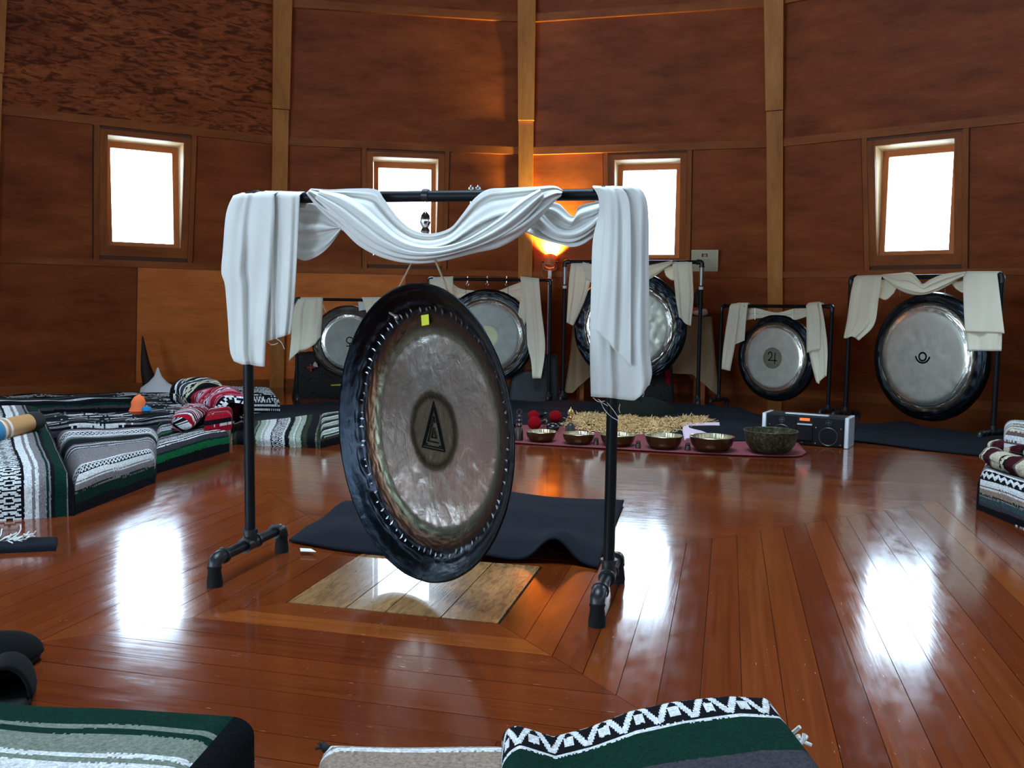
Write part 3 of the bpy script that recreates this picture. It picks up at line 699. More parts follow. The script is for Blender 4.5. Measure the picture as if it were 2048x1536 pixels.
# gong in front of the table
dL, dR = np.array([.456, 7.88]), np.array([1.619, 7.648]); DP = Plane(dL, dR); dz = DP.at(1262, 524)[2]
dst, A_, B_ = stand(dL, dR, dz, .0165, 'gong_stand', 'tall iron pipe stand in front of the tan covered table', .24, zt=.048)
for P in (dL, dR):
    b = MB(); P3 = np.array([P[0], P[1], 0]); b.tube([P3 + Zv * (dz - .235), P3 + Zv * (dz - .21)], .0185, 14); b.build('pipe_tape', mat('white_tape', (.6, .6, .6), .6), dst)
for P in (dL, dR):
    b = MB(); P3 = np.array([P[0], P[1], 0]); b.tube([P3 + Zv * (dz - .20), P3 + Zv * (dz - .045)], .0185, 14); b.build('bare_sleeve', mat('galvanised', (.22, .22, .22), .35, .9), dst)
g, fr, *_r, C, R = back_gong('silver gong with dark crinkled rim half covered by the front white drape', DP, 1259, 655, 113, -.03, gong_mat('silver_gong', (.33, .315, .25), RIMC, (.20, .17, .11), .73, roughd=.34), 15, ndent=52, dent=.012, hammer=.003, rough_disc=.0022, spread=.06)
for u in (1225, 1305): cords(g, DP.at(u, 524), DP.at(u, 562, -.02), .002)
d_ = empty('white_drape', DP.at(1262, 526), 'cream cloth draped over the tall stand before the tan covered table', 'drape')
sheet('left_tail', DP, [(1142, 526), (1138, 560), (1135, 610), (1133, 645)], [(1178, 525), (1181, 560), (1170, 600), (1147, 652)], 28, 18, CREAM, d_, .025, .007, 1.8, 51, wrap=.0165)
sheet('swag', DP, [(1165, 524), (1190, 530), (1225, 540), (1265, 541), (1300, 530), (1345, 521)], [(1172, 560), (1200, 572), (1235, 578), (1270, 572), (1305, 555), (1345, 527)], 40, 18, CREAM, d_, .04, .007, 2., 52, grow=False, bulge=.012)
sheet('right_loop', DP, [(1326, 535), (1336, 533), (1350, 530)], [(1332, 552), (1342, 560), (1352, 560)], 10, 10, CREAM, d_, -.03, .005, 1.6, 53, grow=False)
sheet('right_tail', DP, [(1344, 522), (1348, 560), (1352, 600), (1358, 634)], [(1384, 522), (1386, 560), (1387, 600), (1382, 652)], 30, 18, CREAM, d_, .025, .008, 1.6, 54, hem=[0, 0, 4, 2, 0], wrap=.0165)
# gong with the jupiter sign
jL, jR = np.array([1.828, 7.757]), np.array([2.515, 6.978]); JP = Plane(jL, jR); jz, jz2 = JP.at(1450, 612)[2], JP.at(1655, 613)[2]
jst, A_, B_ = stand(jL, jR, jz, .0145, 'gong_stand', 'low black pipe stand of the gong with a jupiter sign', .22, zt=.048, zt2=jz2)
g, fr, *_r, C, R = back_gong('grey gong with a black jupiter sign on a dark centre spot', JP, 1548, 716, 87, -.03, gong_mat('jupiter_gong', (.54, .51, .42), RIMC, (.17, .13, .08), .74, patch=(.22, .21, .15), rp=.245), 16, ndent=40, dent=.007)
strip('jupiter_sign', fr, [arc(-.06, .09, .045, 190, 10, 14) + [(-.01, .05), (-.035, 0), (-.10, -.055), (.115, -.055)], [(.065, .115), (.065, -.125)]], .022, .001 + .0645 * R, INK, g)
for u in (1510, 1588): cords(g, JP.at(u, 612), JP.at(u, 640, -.01), .0016, mat_=CHROME)
d_ = empty('white_drape', JP.at(1550, 612), 'cream cloth draped over the low stand of the gong with the jupiter sign', 'drape')
sheet('left_tail', JP, [(1460, 608), (1452, 655), (1446, 700), (1443, 738)], [(1480, 606), (1475, 650), (1470, 690), (1460, 742)], 28, 14, CREAM, d_, .025, .006, 1.3, 61, wrap=.0145)
sheet('left_tail', JP, [(1474, 606), (1470, 640), (1468, 690)], [(1496, 606), (1492, 640), (1489, 681)], 24, 12, CREAM, d_, .015, .005, 1.3, 62, wrap=.0145)
sheet('swag', JP, [(1493, 612), (1520, 618), (1553, 625), (1585, 618), (1620, 611)], [(1490, 642), (1515, 637), (1553, 636), (1590, 640), (1622, 630)], 40, 14, CREAM, d_, -.05, .006, 2., 63, grow=False)
sheet('right_tail', JP, [(1614, 606), (1615, 640), (1616, 690), (1622, 725), (1632, 764)], [(1642, 606), (1650, 650), (1655, 700), (1653, 752)], 34, 20, CREAM, d_, .028, .008, 2., 64, hem=[0, 8, 2, 0, 0], wrap=.0145)
sheet('right_tail', JP, [(1612, 606), (1613, 650), (1613, 706)], [(1634, 604), (1640, 640), (1641, 698)], 20, 12, CREAM, d_, .042, .004, 1.2, 65, wrap=.0145)
# gong with the horned circle
nL, nR = np.array([2.596, 6.824]), np.array([3.163, 5.751]); NP = Plane(nL, nR); nz, nz2 = NP.at(1705, 556)[2], NP.at(2008, 551)[2]
nst, A_, B_ = stand(nL, nR, nz, .0165, 'gong_stand', 'rightmost black pipe stand with one taller iron corner', .24, zt=.048, zt2=nz2)
g, fr, *_r, C, R = back_gong('large silver gong with a horned circle sign, rightmost of the row', NP, 1851, 714, 129, -.04, gong_mat('horned_gong', (.54, .51, .42), RIMC, (.17, .13, .08), .76, patch=(.54, .51, .44), rp=.225), 17, ndent=46, dent=.008, hammer=.0014, rough_disc=.0010)
strip('horned_circle_sign', fr, [arc(0, .005, .062, 0, 360), arc(0, .035, .125, 195, 345)], .026, .001 + .0645 * R, INK, g)
for u in (1800, 1890): cords(g, NP.at(u, 553), NP.at(u, 592, -.02), .002)
d_ = empty('white_drape', NP.at(1850, 552), 'cream cloth knotted over the rightmost gong stand', 'drape')
sheet('left_tail', NP, [(1709, 552), (1701, 590), (1694, 640), (1687, 676)], [(1764, 550), (1757, 600), (1748, 650), (1718, 681)], 34, 24, CREAM, d_, .03, .007, 1.6, 71, hem=[0, 0, -6, -4, 0], wrap=.0165)
sheet('left_loop', NP, [(1760, 556), (1775, 560), (1794, 574)], [(1756, 594), (1772, 600), (1788, 586)], 12, 12, CREAM, d_, -.03, .006, 1.5, 72, grow=False)
sheet('swag', NP, [(1765, 549), (1800, 546), (1822, 545), (1838, 560), (1846, 568), (1862, 558), (1890, 548), (1930, 543)], [(1766, 556), (1790, 575), (1815, 587), (1842, 590), (1870, 584), (1895, 572), (1915, 560), (1930, 552)], 50, 22, CREAM, d_, .035, .009, 2.2, 73, grow=False, bulge=.015)
sheet('right_loop', NP, [(1900, 564), (1915, 562), (1932, 560)], [(1912, 578), (1922, 584), (1932, 588)], 10, 10, CREAM, d_, -.03, .004, 1.4, 74, grow=False)
sheet('right_tail', NP, [(1928, 544), (1929, 600), (1932, 650), (1935, 702)], [(1993, 544), (1998, 600), (2004, 650), (2003, 702)], 34, 28, CREAM, d_, .028, .006, 1.5, 75, wrap=.0165)
sheet('right_tail', NP, [(1926, 543), (1927, 600), (1930, 664)], [(1994, 543), (2002, 610), (2009, 667)], 28, 24, CREAM, d_, .04, .004, 1.2, 76, wrap=.0165)

# ------------------------------------------------------------------ woven blankets: the weave is counted out stitch by stitch
K, Wh, Gr, Dg, Gn, Lg, Tn, Sg, Pk, Rd, Te, Br, Ol, Bg = [np.array(srgb(*c)) for c in
    ((14, 14, 18), (205, 203, 200), (120, 112, 112), (58, 54, 58), (9, 40, 30), (150, 158, 140), (142, 122, 106), (112, 118, 104), (190, 110, 128), (150, 14, 34), (50, 72, 72), (96, 74, 74), (44, 48, 34), (188, 176, 150))]
Gb = np.array(srgb(18, 92, 52)); Mr = np.array(srgb(58, 16, 24))
def band(kind, a, q):
    p = (a * 1.) % 1
    c = abs(p - .5) * 2
    if kind == 'lattice': return (np.abs(c - q) < .17) | (np.abs(c - (1 - q)) < .17) | (np.abs(c) + abs(2 * q - 1) > 1.72)
    if kind == 'diamond': return ((c + np.abs(2 * q - 1)) * 3.2).astype(int) % 2 == 0
    if kind == 'zigzag': return ((q * 3.2 + c * 1.6) % 1) > .52
    if kind == 'triangle': return (((q * 2) % 1) > c) ^ (np.floor(q * 2) % 2 == 1)
    if kind == 'floral': return (np.abs((1 - c) - q) < .2) | ((c > .7) & (q > .5) & (q < .85)) | ((c < .25) & (q < .22))
def weave(stripes, along, across, seed=0, period=.05, wob=.004):
    """stripes: list of (width in m, colour or ('pattern', light, dark)); repeats when used up"""
    rg = np.random.default_rng(seed)
    b = across + wob * np.sin(along * 9 + seed) + wob * .35 * rg.uniform(-1, 1, along.shape)
    tot = sum(s[0] for s in stripes); b = np.mod(b, tot); col = np.zeros(along.shape + (3,)); lo = 0
    for wd, c in stripes:
        mk = (b >= lo) & (b < lo + wd)
        if isinstance(c, tuple):
            on = band(c[0], along / period, np.clip((b - lo) / wd, 0, .999)); cc = np.where(on[..., None], c[1], c[2])
        else: cc = np.broadcast_to(c, col.shape)
        col = np.where(mk[..., None], cc, col); lo += wd
    return col * rg.uniform(.82, 1.12, along.shape)[..., None]
def setcol(o, col):
    attr(o, 'weave', 'FLOAT_COLOR', 'FACE', np.concatenate([col.reshape(-1, 3), np.ones((col.size // 3, 1))], 1))
def prof(s, Wd, h, r):
    """rounded slab section walked from one foot over the top to the other"""
    half = s if s < (2 * h + Wd) / 2 else 2 * h + Wd - s
    x, z = (0, half) if half < h - r else (None, None)
    if x is None:
        a = (half - (h - r)) / (2 * r)
        if a < 1: t = a * PI / 2; x, z = r * (1 - math.cos(t)), h - r + r * math.sin(t)
        else: x, z = r + (half - (h - r) - 2 * r), h
    x -= .02 * h / .12 * math.sin(PI * min(1, max(0, z / h))) * (1 if z < h * .98 else 0) * 0
    x = min(x, Wd / 2)
    return (x if s < (2 * h + Wd) / 2 else Wd - x), z
def slab(name, P4, h, stripes, nu, nv, parent, mat_=WOVEN, r=None, turn=False, hf=None, lump=.006, seed=1, period=.05, z0=0., binding=None, loc=None, wob=.004, phase=0.):
    """soft slab over corners P4 (near-left, near-right, far-right, far-left); stripes run left to right (turn: near to far)"""
    P4 = [np.array(p[:2], float) for p in P4]; r = r or h * .45; rg = np.random.default_rng(seed)
    Wu = (np.linalg.norm(P4[1] - P4[0]) + np.linalg.norm(P4[2] - P4[3])) / 2; Wv = (np.linalg.norm(P4[3] - P4[0]) + np.linalg.norm(P4[2] - P4[1])) / 2
    su = np.linspace(0, Wu + 2 * h, nu); sv = np.linspace(0, Wv + 2 * h, nv)
    pu = [prof(s, Wu, h, r) for s in su]; pv = [prof(s, Wv, h, r) for s in sv]; Vt = np.zeros((nv, nu, 3))
    ph = rg.uniform(0, 6, 6)
    for i in range(nv):
        for j in range(nu):
            x, zx = pu[j]; y, zy = pv[i]; fx, fy = x / Wu, y / Wv
            p = (P4[0] * (1 - fx) + P4[1] * fx) * (1 - fy) + (P4[3] * (1 - fx) + P4[2] * fx) * fy
            z = min(zx, zy) * (hf(fx, fy) if hf else 1)
            z += lump * (math.sin(fx * Wu * 11 + ph[0] + fy * 3) + math.sin(fy * Wv * 13 + ph[1]) + .6 * math.sin((fx * Wu + fy * Wv) * 23 + ph[2])) * min(1, z / (h * .7)) * .5
            Vt[i, j] = (p[0], p[1], max(0, z) + z0)
    Fq = gridF(nv, nu); o = mesh(name, Vt.reshape(-1, 3), Fq, mat_, parent, True, loc=loc)
    if stripes is not None:
        A, B = np.meshgrid((su[1:] + su[:-1]) / 2, (sv[1:] + sv[:-1]) / 2)
        col = weave(stripes, B if turn else A, (A if turn else B) + phase, seed, period, wob)
        if binding:
            side, wd = binding
            mk = {'R': A > Wu + 2 * h - wd, 'L': A < wd, 'N': B < wd, 'F': B > Wv + 2 * h - wd, 'LR': (A < wd) | (A > Wu + 2 * h - wd)}[side]; col = np.where(mk[..., None], K, col)
        setcol(o, col)
    return o
def roll(name, path, rads, stripes, parent, n=40, m_=60, seed=1, period=.05, squash=.75, loc=None, spiral=True):
    """rolled blanket: a soft sausage along path"""
    C = curve(path, m_); Rr = np.interp(np.linspace(0, 1, m_), np.linspace(0, 1, len(rads)), rads); T = np.gradient(C, axis=0); T /= np.linalg.norm(T, axis=1)[:, None]
    P = np.zeros((m_, n + 1, 3)); rg = np.random.default_rng(seed); ph = rg.uniform(0, 6, 4); L = np.r_[0, np.cumsum(np.linalg.norm(np.diff(C, axis=0), axis=1))]
    for i in range(m_):
        a = np.cross(T[i], [0, 0, 1.]); a /= np.linalg.norm(a); b = np.cross(a, T[i])
        e = min(1, (i + 1.2) / 4, (m_ - i + .2) / 4) ** .5
        for j in range(n + 1):
            t = 2 * PI * j / n; rr = Rr[i] * e * (1 + .05 * math.sin(3 * t + ph[0] + i * .12) + .04 * math.sin(5 * t + ph[1] - i * .2) + (.06 * (t / (2 * PI)) if spiral else 0))
            P[i, j] = C[i] + a * rr * math.cos(t) + b * rr * math.sin(t) * squash
    ends = P.reshape(-1, 3); o = mesh(name, ends, gridF(m_, n + 1), WOVEN, parent, True, loc=loc)
    A, B = np.meshgrid(np.arange(n) / n * 2 * PI * float(np.mean(Rr)), (L[1:] + L[:-1]) / 2); setcol(o, weave(stripes, A, B, seed, period)); return o
def fringe(name, pts, dirs, mat_, parent, ln=.05, r=.0022, seed=0, n=10):
    rg = np.random.default_rng(seed); P = curve(pts, n); b = MB()
    for p in P:
        d = np.array(dirs, float) + rg.normal(0, .35, 3); d /= np.linalg.norm(d); l = ln * rg.uniform(.6, 1.2); q = [p]
        for k_ in range(5):
            d = d + rg.normal(0, .25, 3); d /= np.linalg.norm(d); nx = q[-1] + d * l / 5; nx[2] = max(nx[2], .003); q.append(nx)
        b.tube(q, r, 6)
    return b.build(name, mat_, parent, kind='stuff')
def two(a, b): return [a, b]
def away(P, Q, dist):
    """corner list: near edge P->Q carried back by dist, square to it"""
    P, Q = np.array(P[:2]), np.array(Q[:2]); t = (Q - P) / np.linalg.norm(Q - P); n = np.array([-t[1], t[0]])
    if n[1] < 0: n = -n
    return [P, Q, Q + n * dist, P + n * dist]
S1 = [(.04, K), (.04, Gn), (.006, Gr), (.005, Gn), (.03, Gr), (.008, Wh), (.006, Gr), (.035, Wh), (.006, K), (.062, ('lattice', Wh, K)), (.008, K), (.03, Wh), (.26, Gr), (.012, K), (.012, Wh), (.014, K), (.012, Gr), (.014, K), (.014, Wh), (.012, Dg), (.014, Gr), (.06, K)]
S2 = [(.055, K), (.04, Gb), (.012, Gn), (.04, Dg), (.01, Wh), (.012, K), (.018, Wh), (.014, K), (.07, ('zigzag', Wh, K)), (.012, K), (.012, Gr), (.016, K), (.01, Wh), (.02, K)]
S3 = [(.02, K), (.03, Lg), (.008, Wh), (.008, Sg), (.03, Lg), (.008, K), (.03, Ol), (.06, K), (.008, Sg), (.04, Ol), (.01, Sg), (.01, Ol), (.035, Lg), (.01, Wh), (.012, Lg), (.04, Wh), (.008, K), (.07, ('diamond', Wh, K)), (.012, Wh), (.012, K)]
S4 = [(.02, K), (.008, Wh), (.016, K), (.008, Wh), (.03, Dg), (.008, Wh), (.012, K), (.01, Wh), (.012, Gr), (.05, K), (.01, Wh), (.02, Gn), (.03, K)]
# far striped mat along the left wall
t = empty('striped_mat', fl(200, 850), 'long mat under thin black and white stripes, lying along the foot of the left wall', 'mat')
c = [fl(-70, 868, .09), fl(425, 842, .09), fl(422, 788, .09), fl(-70, 797, .09)]
slab('blanket', c, .11, S4, 150, 110, t, seed=3, lump=.012, wob=.008)
t = empty('folded_blanket', fl(100, 800), 'folded dark blanket at the foot of the left wall', 'blanket')
slab('blanket', [fl(-60, 818, .16), fl(275, 806, .16), fl(262, 792, .2), fl(-60, 794, .2)], .09, [(.05, K), (.02, Dg), (.02, Gn), (.06, K), (.016, Wh), (.01, Gr), (.016, Wh)], 90, 60, t, seed=5, lump=.01, phase=.02, z0=.105)
# three covered mats in an arc
t = empty('covered_mat', fl(390, 900), 'covered mat with a bright green stripe, between two others at left', 'mat')
slab('blanket', [fl(306, 950)[:2], fl(459, 903)[:2], fl(452, 838, .13)[:2], fl(312, 850, .13)[:2]], .135, S2, 150, 150, t, seed=7, binding=('LR', .05), lump=.005, hf=lambda x, y: 1 + .12 * y)
t = empty('covered_mat', fl(230, 990), 'covered mat with a white lattice band, left of the bright green striped one', 'mat')
slab('blanket', [fl(151, 1030)[:2], fl(310, 966)[:2], fl(318, 862, .16)[:2], fl(112, 866, .16)[:2]], .155, S1, 170, 170, t, seed=9, binding=('R', .06), lump=.005, hf=lambda x, y: 1 + .2 * y)
t = empty('covered_mat', fl(60, 1040), 'humped covered mat whose stripes run down its near end, at the left edge', 'mat')
S1T = [(.245, K), (.009, Gr), (.07, Gn), (.02, K), (.010, Gr), (.012, Gn), (.03, Gr), (.014, Wh), (.012, Gr), (.03, Wh), (.012, K), (.09, ('lattice', Wh, K)), (.012, K), (.05, Wh), (.01, Gr), (.03, Wh), (.06, Gr), (.05, K)]
slab('blanket', [fl(150, 1032), fl(-120, 1050), fl(-140, 905), fl(92, 900)][::1], .26, S1T, 320, 260, t, seed=11, turn=True, lump=.004, r=.11, wob=.003, hf=lambda x, y: .74 + .28 * y)
t = empty('covered_mat', fl(560, 890), 'thin mat under a sage striped blanket with a diamond band, beside the front gong', 'mat')
slab('blanket', [fl(461, 889), fl(640, 897), fl(645, 832, .1), fl(462, 845, .1)], .085, S3, 190, 130, t, seed=13, turn=True, lump=.004, hf=lambda x, y: .45 + .75 * y + .3 * x, wob=.012, period=.062)
slab('blanket_flap', [fl(641, 897), fl(760, 868), fl(745, 812, .1), fl(640, 832, .1)], .10, [(.05, K), (.03, Ol), (.01, Lg), (.02, Ol), (.012, Wh), (.03, Lg), (.008, Ol), (.04, Lg), (.02, Wh)], 90, 100, t, seed=15, lump=.004, hf=lambda x, y: .8 + .35 * y)
# rolled blankets behind
t = roll('rolled_blanket', [fl(408, 800, .20), fl(440, 804, .21), fl(470, 820, .20)], [.10, .135, .11], [(.05, Pk), (.012, Rd), (.05, Rd), (.01, K), (.012, Pk), (.03, Rd), (.01, Pk), (.05, ('zigzag', Wh, K))], None, seed=17, loc=fl(440, 806)); tag(t, 'rolled pink and red striped blanket behind the covered mats at left', 'blanket')
t = roll('rolled_blanket', [fl(352, 784, .23), fl(395, 786, .23), fl(420, 796, .22)], [.10, .15, .11], [(.05, K), (.015, Wh), (.04, Dg), (.012, Wh), (.06, ('lattice', Bg, K)), (.02, Bg)], None, seed=19, loc=fl(390, 790)); tag(t, 'rolled navy and cream blanket just left of the pink and red one', 'blanket')
t = empty('covered_mat', fl(470, 790), 'low striped mat against the wall behind the dark red bottle', 'mat')
slab('blanket', [fl(428, 800, .12), fl(560, 802, .12), fl(545, 784, .12), fl(430, 782, .12)], .17, [(.018, K), (.012, Wh), (.018, K), (.01, Wh), (.02, K), (.012, Wh), (.016, K), (.06, ('zigzag', Wh, K))], 90, 70, t, seed=21)
t = roll('draped_blanket', [fl(352, 862, .15), fl(372, 838, .2), fl(405, 822, .14)], [.055, .085, .065], [(.02, Pk), (.02, K), (.012, Wh), (.02, Rd), (.012, Wh), (.02, K)], None, seed=23, loc=fl(375, 850)); tag(t, 'crumpled pink and black striped blanket heaped left of the red pouch', 'blanket')
o = slab('red_pouch', [fl(408, 862, .14), fl(463, 852, .14), fl(466, 838, .14), fl(412, 842, .14)], .10, [(.04, Rd), (.006, Wh), (.03, K), (.02, Rd)], 50, 40, None, z0=.12, seed=24, loc=fl(437, 850)); tag(o, 'small red and black striped pouch lying on the mats beside the dark red bottle', 'pouch')
# bottle
bp = fl(470, 838, .0); bp = dep(470, 838, 5.4); bt = empty('water_bottle', (bp[0], bp[1], bp[2]), 'dark red water bottle with a grey lid beside the rolled blankets', 'bottle')
b = MB(); b.lathe([(.03, 0), (.034, .006), (.034, .145), (.030, .158), (.022, .165)], bp, 24); b.build('bottle_body', mat('dark_red_plastic', srgb(120, 14, 44), .3), bt)
b = MB(); b.lathe([(.024, .163), (.024, .19), (.02, .194)], bp, 20); b.build('lid', mat('grey_red_lid', srgb(120, 60, 80), .35), bt)
b = MB(); b.box(bp + np.array([0, -.034, .07]), (.022, .004, .09)); b.build('grip_panel', mat('worn_red', srgb(90, 10, 34), .5), bt)
# oddments on the left mats
q = fl(275, 822, .17); t = empty('small_toy', q, 'small orange cloth bundle with a blue knot on the striped mats', 'bundle')
b = MB(); b.lathe([(.03, -.02), (.055, .0), (.042, .03), (.046, .055), (.03, .085), (.006, .10)], q, 12, np.array([[.9, .2, 0], [-.1, .55, 0], [.12, 0, 1.]])); b.build('orange_wrap', cloth('orange_cloth', srgb(226, 108, 62), 0), t)
b = MB(); b.lathe([(.012, -.01), (.03, .0), (.026, .02), (.01, .026)], q + np.array([.06, -.01, .005]), 10); b.build('blue_knot', cloth('blue_cloth', srgb(40, 120, 170), 0), t)
q = dep(316, 756, 7.6); q[2] = 0; b = MB(); b.lathe([(.17, 0), (.15, .10), (.08, .15), (.035, .20), (.022, .23), (.006, .275)], q, 20, np.diag([1, .55, 1])); o = b.build('white_cushion', cloth('white_peak', (.82, .80, .8), 0), None, loc=(q[0], q[1], q[2])); tag(o, 'white peaked bundle standing on the far striped mat by the left wall', 'bundle')
q = dep(288, 772, 7.9); q[2] = 0; T1 = dep(285, 672, 7.9)
b = MB(); b.tube(curve([q + np.array([.10, -.02, 0]), q * .55 + T1 * .45 + np.array([.025, 0, 0]), T1], 16), np.linspace(.085, .006, 16) * np.linspace(1, .9, 16), 16); o = b.build('instrument_bag', mat('dark_brown_leather', srgb(40, 20, 16), .7), None, loc=(q[0], q[1], q[2])); tag(o, 'dark tapering bag leaning on the left wall behind the white peaked bundle', 'bag')
q0, q1 = dep(-30, 868, 3.75), dep(86, 838, 4.05); t = empty('drum_beater', (q0 + q1) / 2 - np.array([0, 0, .03]), 'thick tan wooden beater with a black end on the humped mat at left', 'beater')
d = (q1 - q0) / np.linalg.norm(q1 - q0); b = MB(); b.tube([q0, q0 + d * .1, q0 + d * .24], [.048, .046, .04], 20); b.build('handle', mat('tan_wood', srgb(176, 128, 78), .45), t)
b = MB(); b.tube([q0 + d * .235, q0 + d * .26, q0 + d * .29, q0 + d * .31], [.042, .046, .040, .012], 20); b.build('tip', mat('black_felt', (.01, .01, .01), .95), t)
b = MB(); [b.tube([q0 + d * x, q0 + d * (x + .012)], .051, 20) for x in (.062, .09)]; b.build('binding', mat('white_binding', srgb(200, 190, 180), .8), t)
b = MB(); b.tube([q0 + d * .02, q0 + d * .055], .052, 20); b.build('blue_band', mat('blue_band', srgb(30, 110, 150), .7), t)
# strap with white fringe and the dark slippers at the left edge
A_ = fl(-40, 1102); B_ = fl(112, 1092); t = empty('folded_shawl', (A_ + B_) / 2, 'narrow folded black shawl with white fringe on the floor at the left edge', 'shawl')
slab('fold', [fl(-60, 1110), fl(112, 1102), fl(116, 1086), fl(-60, 1090)], .022, None, 60, 16, t, mat_=BLACKC, lump=.002)
fringe('fringe', [fl(-30, 1084, .02), fl(40, 1082, .02)], (.6, .25, .15), WHITE, t, .07, .0022, 3, 26)
def slipper(u, v, ang, label, z=0.):
    p = fl(u, v); t = empty('slipper', p, label, 'slipper', None); c, s = math.cos(ang), math.sin(ang); ax = np.array([[c, s, 0], [-s, c, 0], [0, 0, 1]])
    b = MB(); b.lathe([(.001, 0), (.046, 0), (.05, .006), (.05, .016), (.046, .022), (.001, .022)], p, 24, ax * np.array([2.5, .95, 1])[:, None]); b.build('sole', RUBBER, t)
    # upper: half dome over the front, open towards the heel
    Vs = []; nu, nv = 26, 22
    for i in range(nv):
        x = .118 - .17 * i / (nv - 1)
        for j in range(nu):
            a = PI * j / (nu - 1); wd = .049 * math.sqrt(max(.02, 1 - (x / .125) ** 2)) ** .8; hh = .062 * math.sqrt(max(0.03, 1 - ((x - .0) / .125) ** 2)) * (1 + .25 * i / nv)
            Vs.append(p + ax[0] * x + ax[1] * wd * math.cos(a) + ax[2] * (.018 + hh * math.sin(a)))
    o = mesh('upper', Vs, gridF(nv, nu), FLEECE, t, True); solid(o, .008); return t
slipper(14, 1402, 2.0, 'black fleece slipper lying flat at the left edge above the green bordered mat')
sl = slipper(-22, 1352, 1.2, 'black slipper stood on its side at the left edge, behind the flat slipper'); 

# ------------------------------------------------------------------ foreground mats
F1 = [(.145, K), (.075, Gn), (.014, Sg), (.018, Gn), (.055, Sg), (.012, Wh), (.014, Sg), (.052, Wh), (.014, K), (.03, Wh), (.012, K), (.02, Gr)]
t = empty('covered_mat', fl(150, 1560), 'nearest mat at lower left, under a green, sage and white striped blanket', 'mat')
a_, b_ = fl(-60, 1392, .11), fl(508, 1436, .11); n_ = np.array([-.09, -1.]) * .46
slab('blanket', [b_, a_, a_[:2] + n_, b_[:2] + n_ * .98], .125, F1, 210, 190, t, seed=25, lump=.004, hf=lambda x, y: 1 + .02 * math.sin(6 * x), r=.05, wob=.003, binding=('L', .14))
F2 = [(.094, Tn), (.014, Wh), (.009, Tn), (.016, Wh), (.055, Tn), (.016, Ol), (.02, Gr), (.05, Tn), (.03, Wh)]
t = empty('covered_mat', fl(1100, 1600), 'tan and white striped mat in the bottom foreground, under the dark green blanket', 'mat')
a_, b_ = fl(646, 1488, .075), fl(1612, 1488, .075); n_ = np.array([.02, -1.]) * .36
slab('blanket', [b_, a_, a_[:2] + n_, b_[:2] + n_], .085, F2, 240, 130, t, seed=27, lump=.003, r=.04, wob=.003, binding=('L', .09))
b = MB(); rg = np.random.default_rng(5); p = fl(652, 1497, .075)
for i in range(9):
    d = np.array([-.6 + rg.normal(0, .5), rg.normal(.2, .4), rg.normal(.5, .4)]); d /= np.linalg.norm(d); b.tube([p, p + d * .009, p + d * .018 + np.array([0, 0, -.003])], [.0035, .0022, .001], 6)
b.ball(p, .008, 8); b.build('corner_tassel', mat('black_yarn', (.008, .008, .009), 1), t)
F3 = [(.092, K), (.080, ('floral', Wh, K)), (.006, K), (.008, Wh), (.10, Gn), (.05, Dg), (.012, Wh), (.05, Gn), (.05, K)]
t = empty('folded_blanket', fl(1260, 1560), 'dark green blanket with a black and white patterned edge, folded on the tan mat', 'blanket')
a_, b_ = fl(1004, 1462, .13), fl(1553, 1450, .13); n_ = np.array([.0, -1.]) * .30
def h3(x, y):   # x from right (0) to left (1)
    q = 1 - x; return np.interp(q, [0, .06, .18, .30, .45, .6, .8, .93, 1], [1.02, 1.05, .84, 1.0, 1.28, 1.42, 1.52, 1.48, 1.28])
slab('blanket', [b_, a_, a_[:2] + n_ + np.array([-.0, 0]), b_[:2] + n_ + np.array([.012, 0])], .088, F3, 260, 150, t, seed=29, hf=h3, z0=.06, lump=.003, r=.036, period=.055, wob=.0025)
fringe('white_fringe', [fl(1556, 1478, .1), fl(1585, 1536, .09)], (.5, .1, .45), WHITE, t, .045, .0032, 9, 12)

# ------------------------------------------------------------------ right edge
t = empty('covered_mat', fl(2000, 1030), 'mat under a white, tan and teal striped blanket at the right edge', 'mat')
S5 = [(.03, K), (.015, Dg), (.022, Te), (.006, Gr), (.006, Ol), (.024, Tn), (.009, Wh), (.006, Br), (.03, Wh), (.007, K), (.055, ('triangle', Wh, K)), (.008, K), (.03, Wh), (.05, Gr), (.03, K), (.05, Wh)]
a_, b_ = fl(1952, 1018), fl(2140, 1098); n_ = np.array([b_[1] - a_[1], -(b_[0] - a_[0])]); n_ = np.array([.36, .60])
slab('blanket', [a_, b_, b_[:2] + n_, a_[:2] + n_], .165, S5, 190, 200, t, seed=31, binding=('L', .16), hf=lambda x, y: 1 + .0 * x, lump=.005, period=.045)
z5 = .21
t = roll('rolled_blanket', [dep(1980, 908, 3.78), dep(2012, 924, 3.62), dep(2085, 945, 3.4)], [.045, .052, .052], [(.03, Bg), (.008, K), (.02, Bg), (.012, K), (.05, Mr), (.01, Br), (.04, Bg)], None, seed=33, loc=fl(2010, 945)); tag(t, 'cream and maroon twisted blanket lying on the right edge mat', 'blanket')
t = roll('rolled_blanket', [dep(1986, 893, 3.98), dep(2030, 900, 3.86), dep(2085, 910, 3.7)], [.045, .052, .052], [(.03, Bg), (.01, Br), (.06, Mr), (.02, K)], None, seed=34, loc=fl(2030, 915)); tag(t, 'maroon and cream roll between the twisted blanket and the folded white one at right', 'blanket')
c = [dep(2008, 890, 3.86), dep(2120, 900, 3.6), dep(2130, 860, 4.1), dep(2008, 860, 4.3)]
o = slab('folded_blanket', c, .10, [(.03, Wh), (.012, Br), (.03, Wh), (.03, Br), (.03, Bg), (.012, K), (.05, ('zigzag', Wh, K)), (.03, Wh)], 90, 90, None, z0=.215, seed=35, r=.05, loc=fl(2060, 900)); tag(o, 'folded white and brown striped blanket topmost of the pile at the right edge', 'blanket')

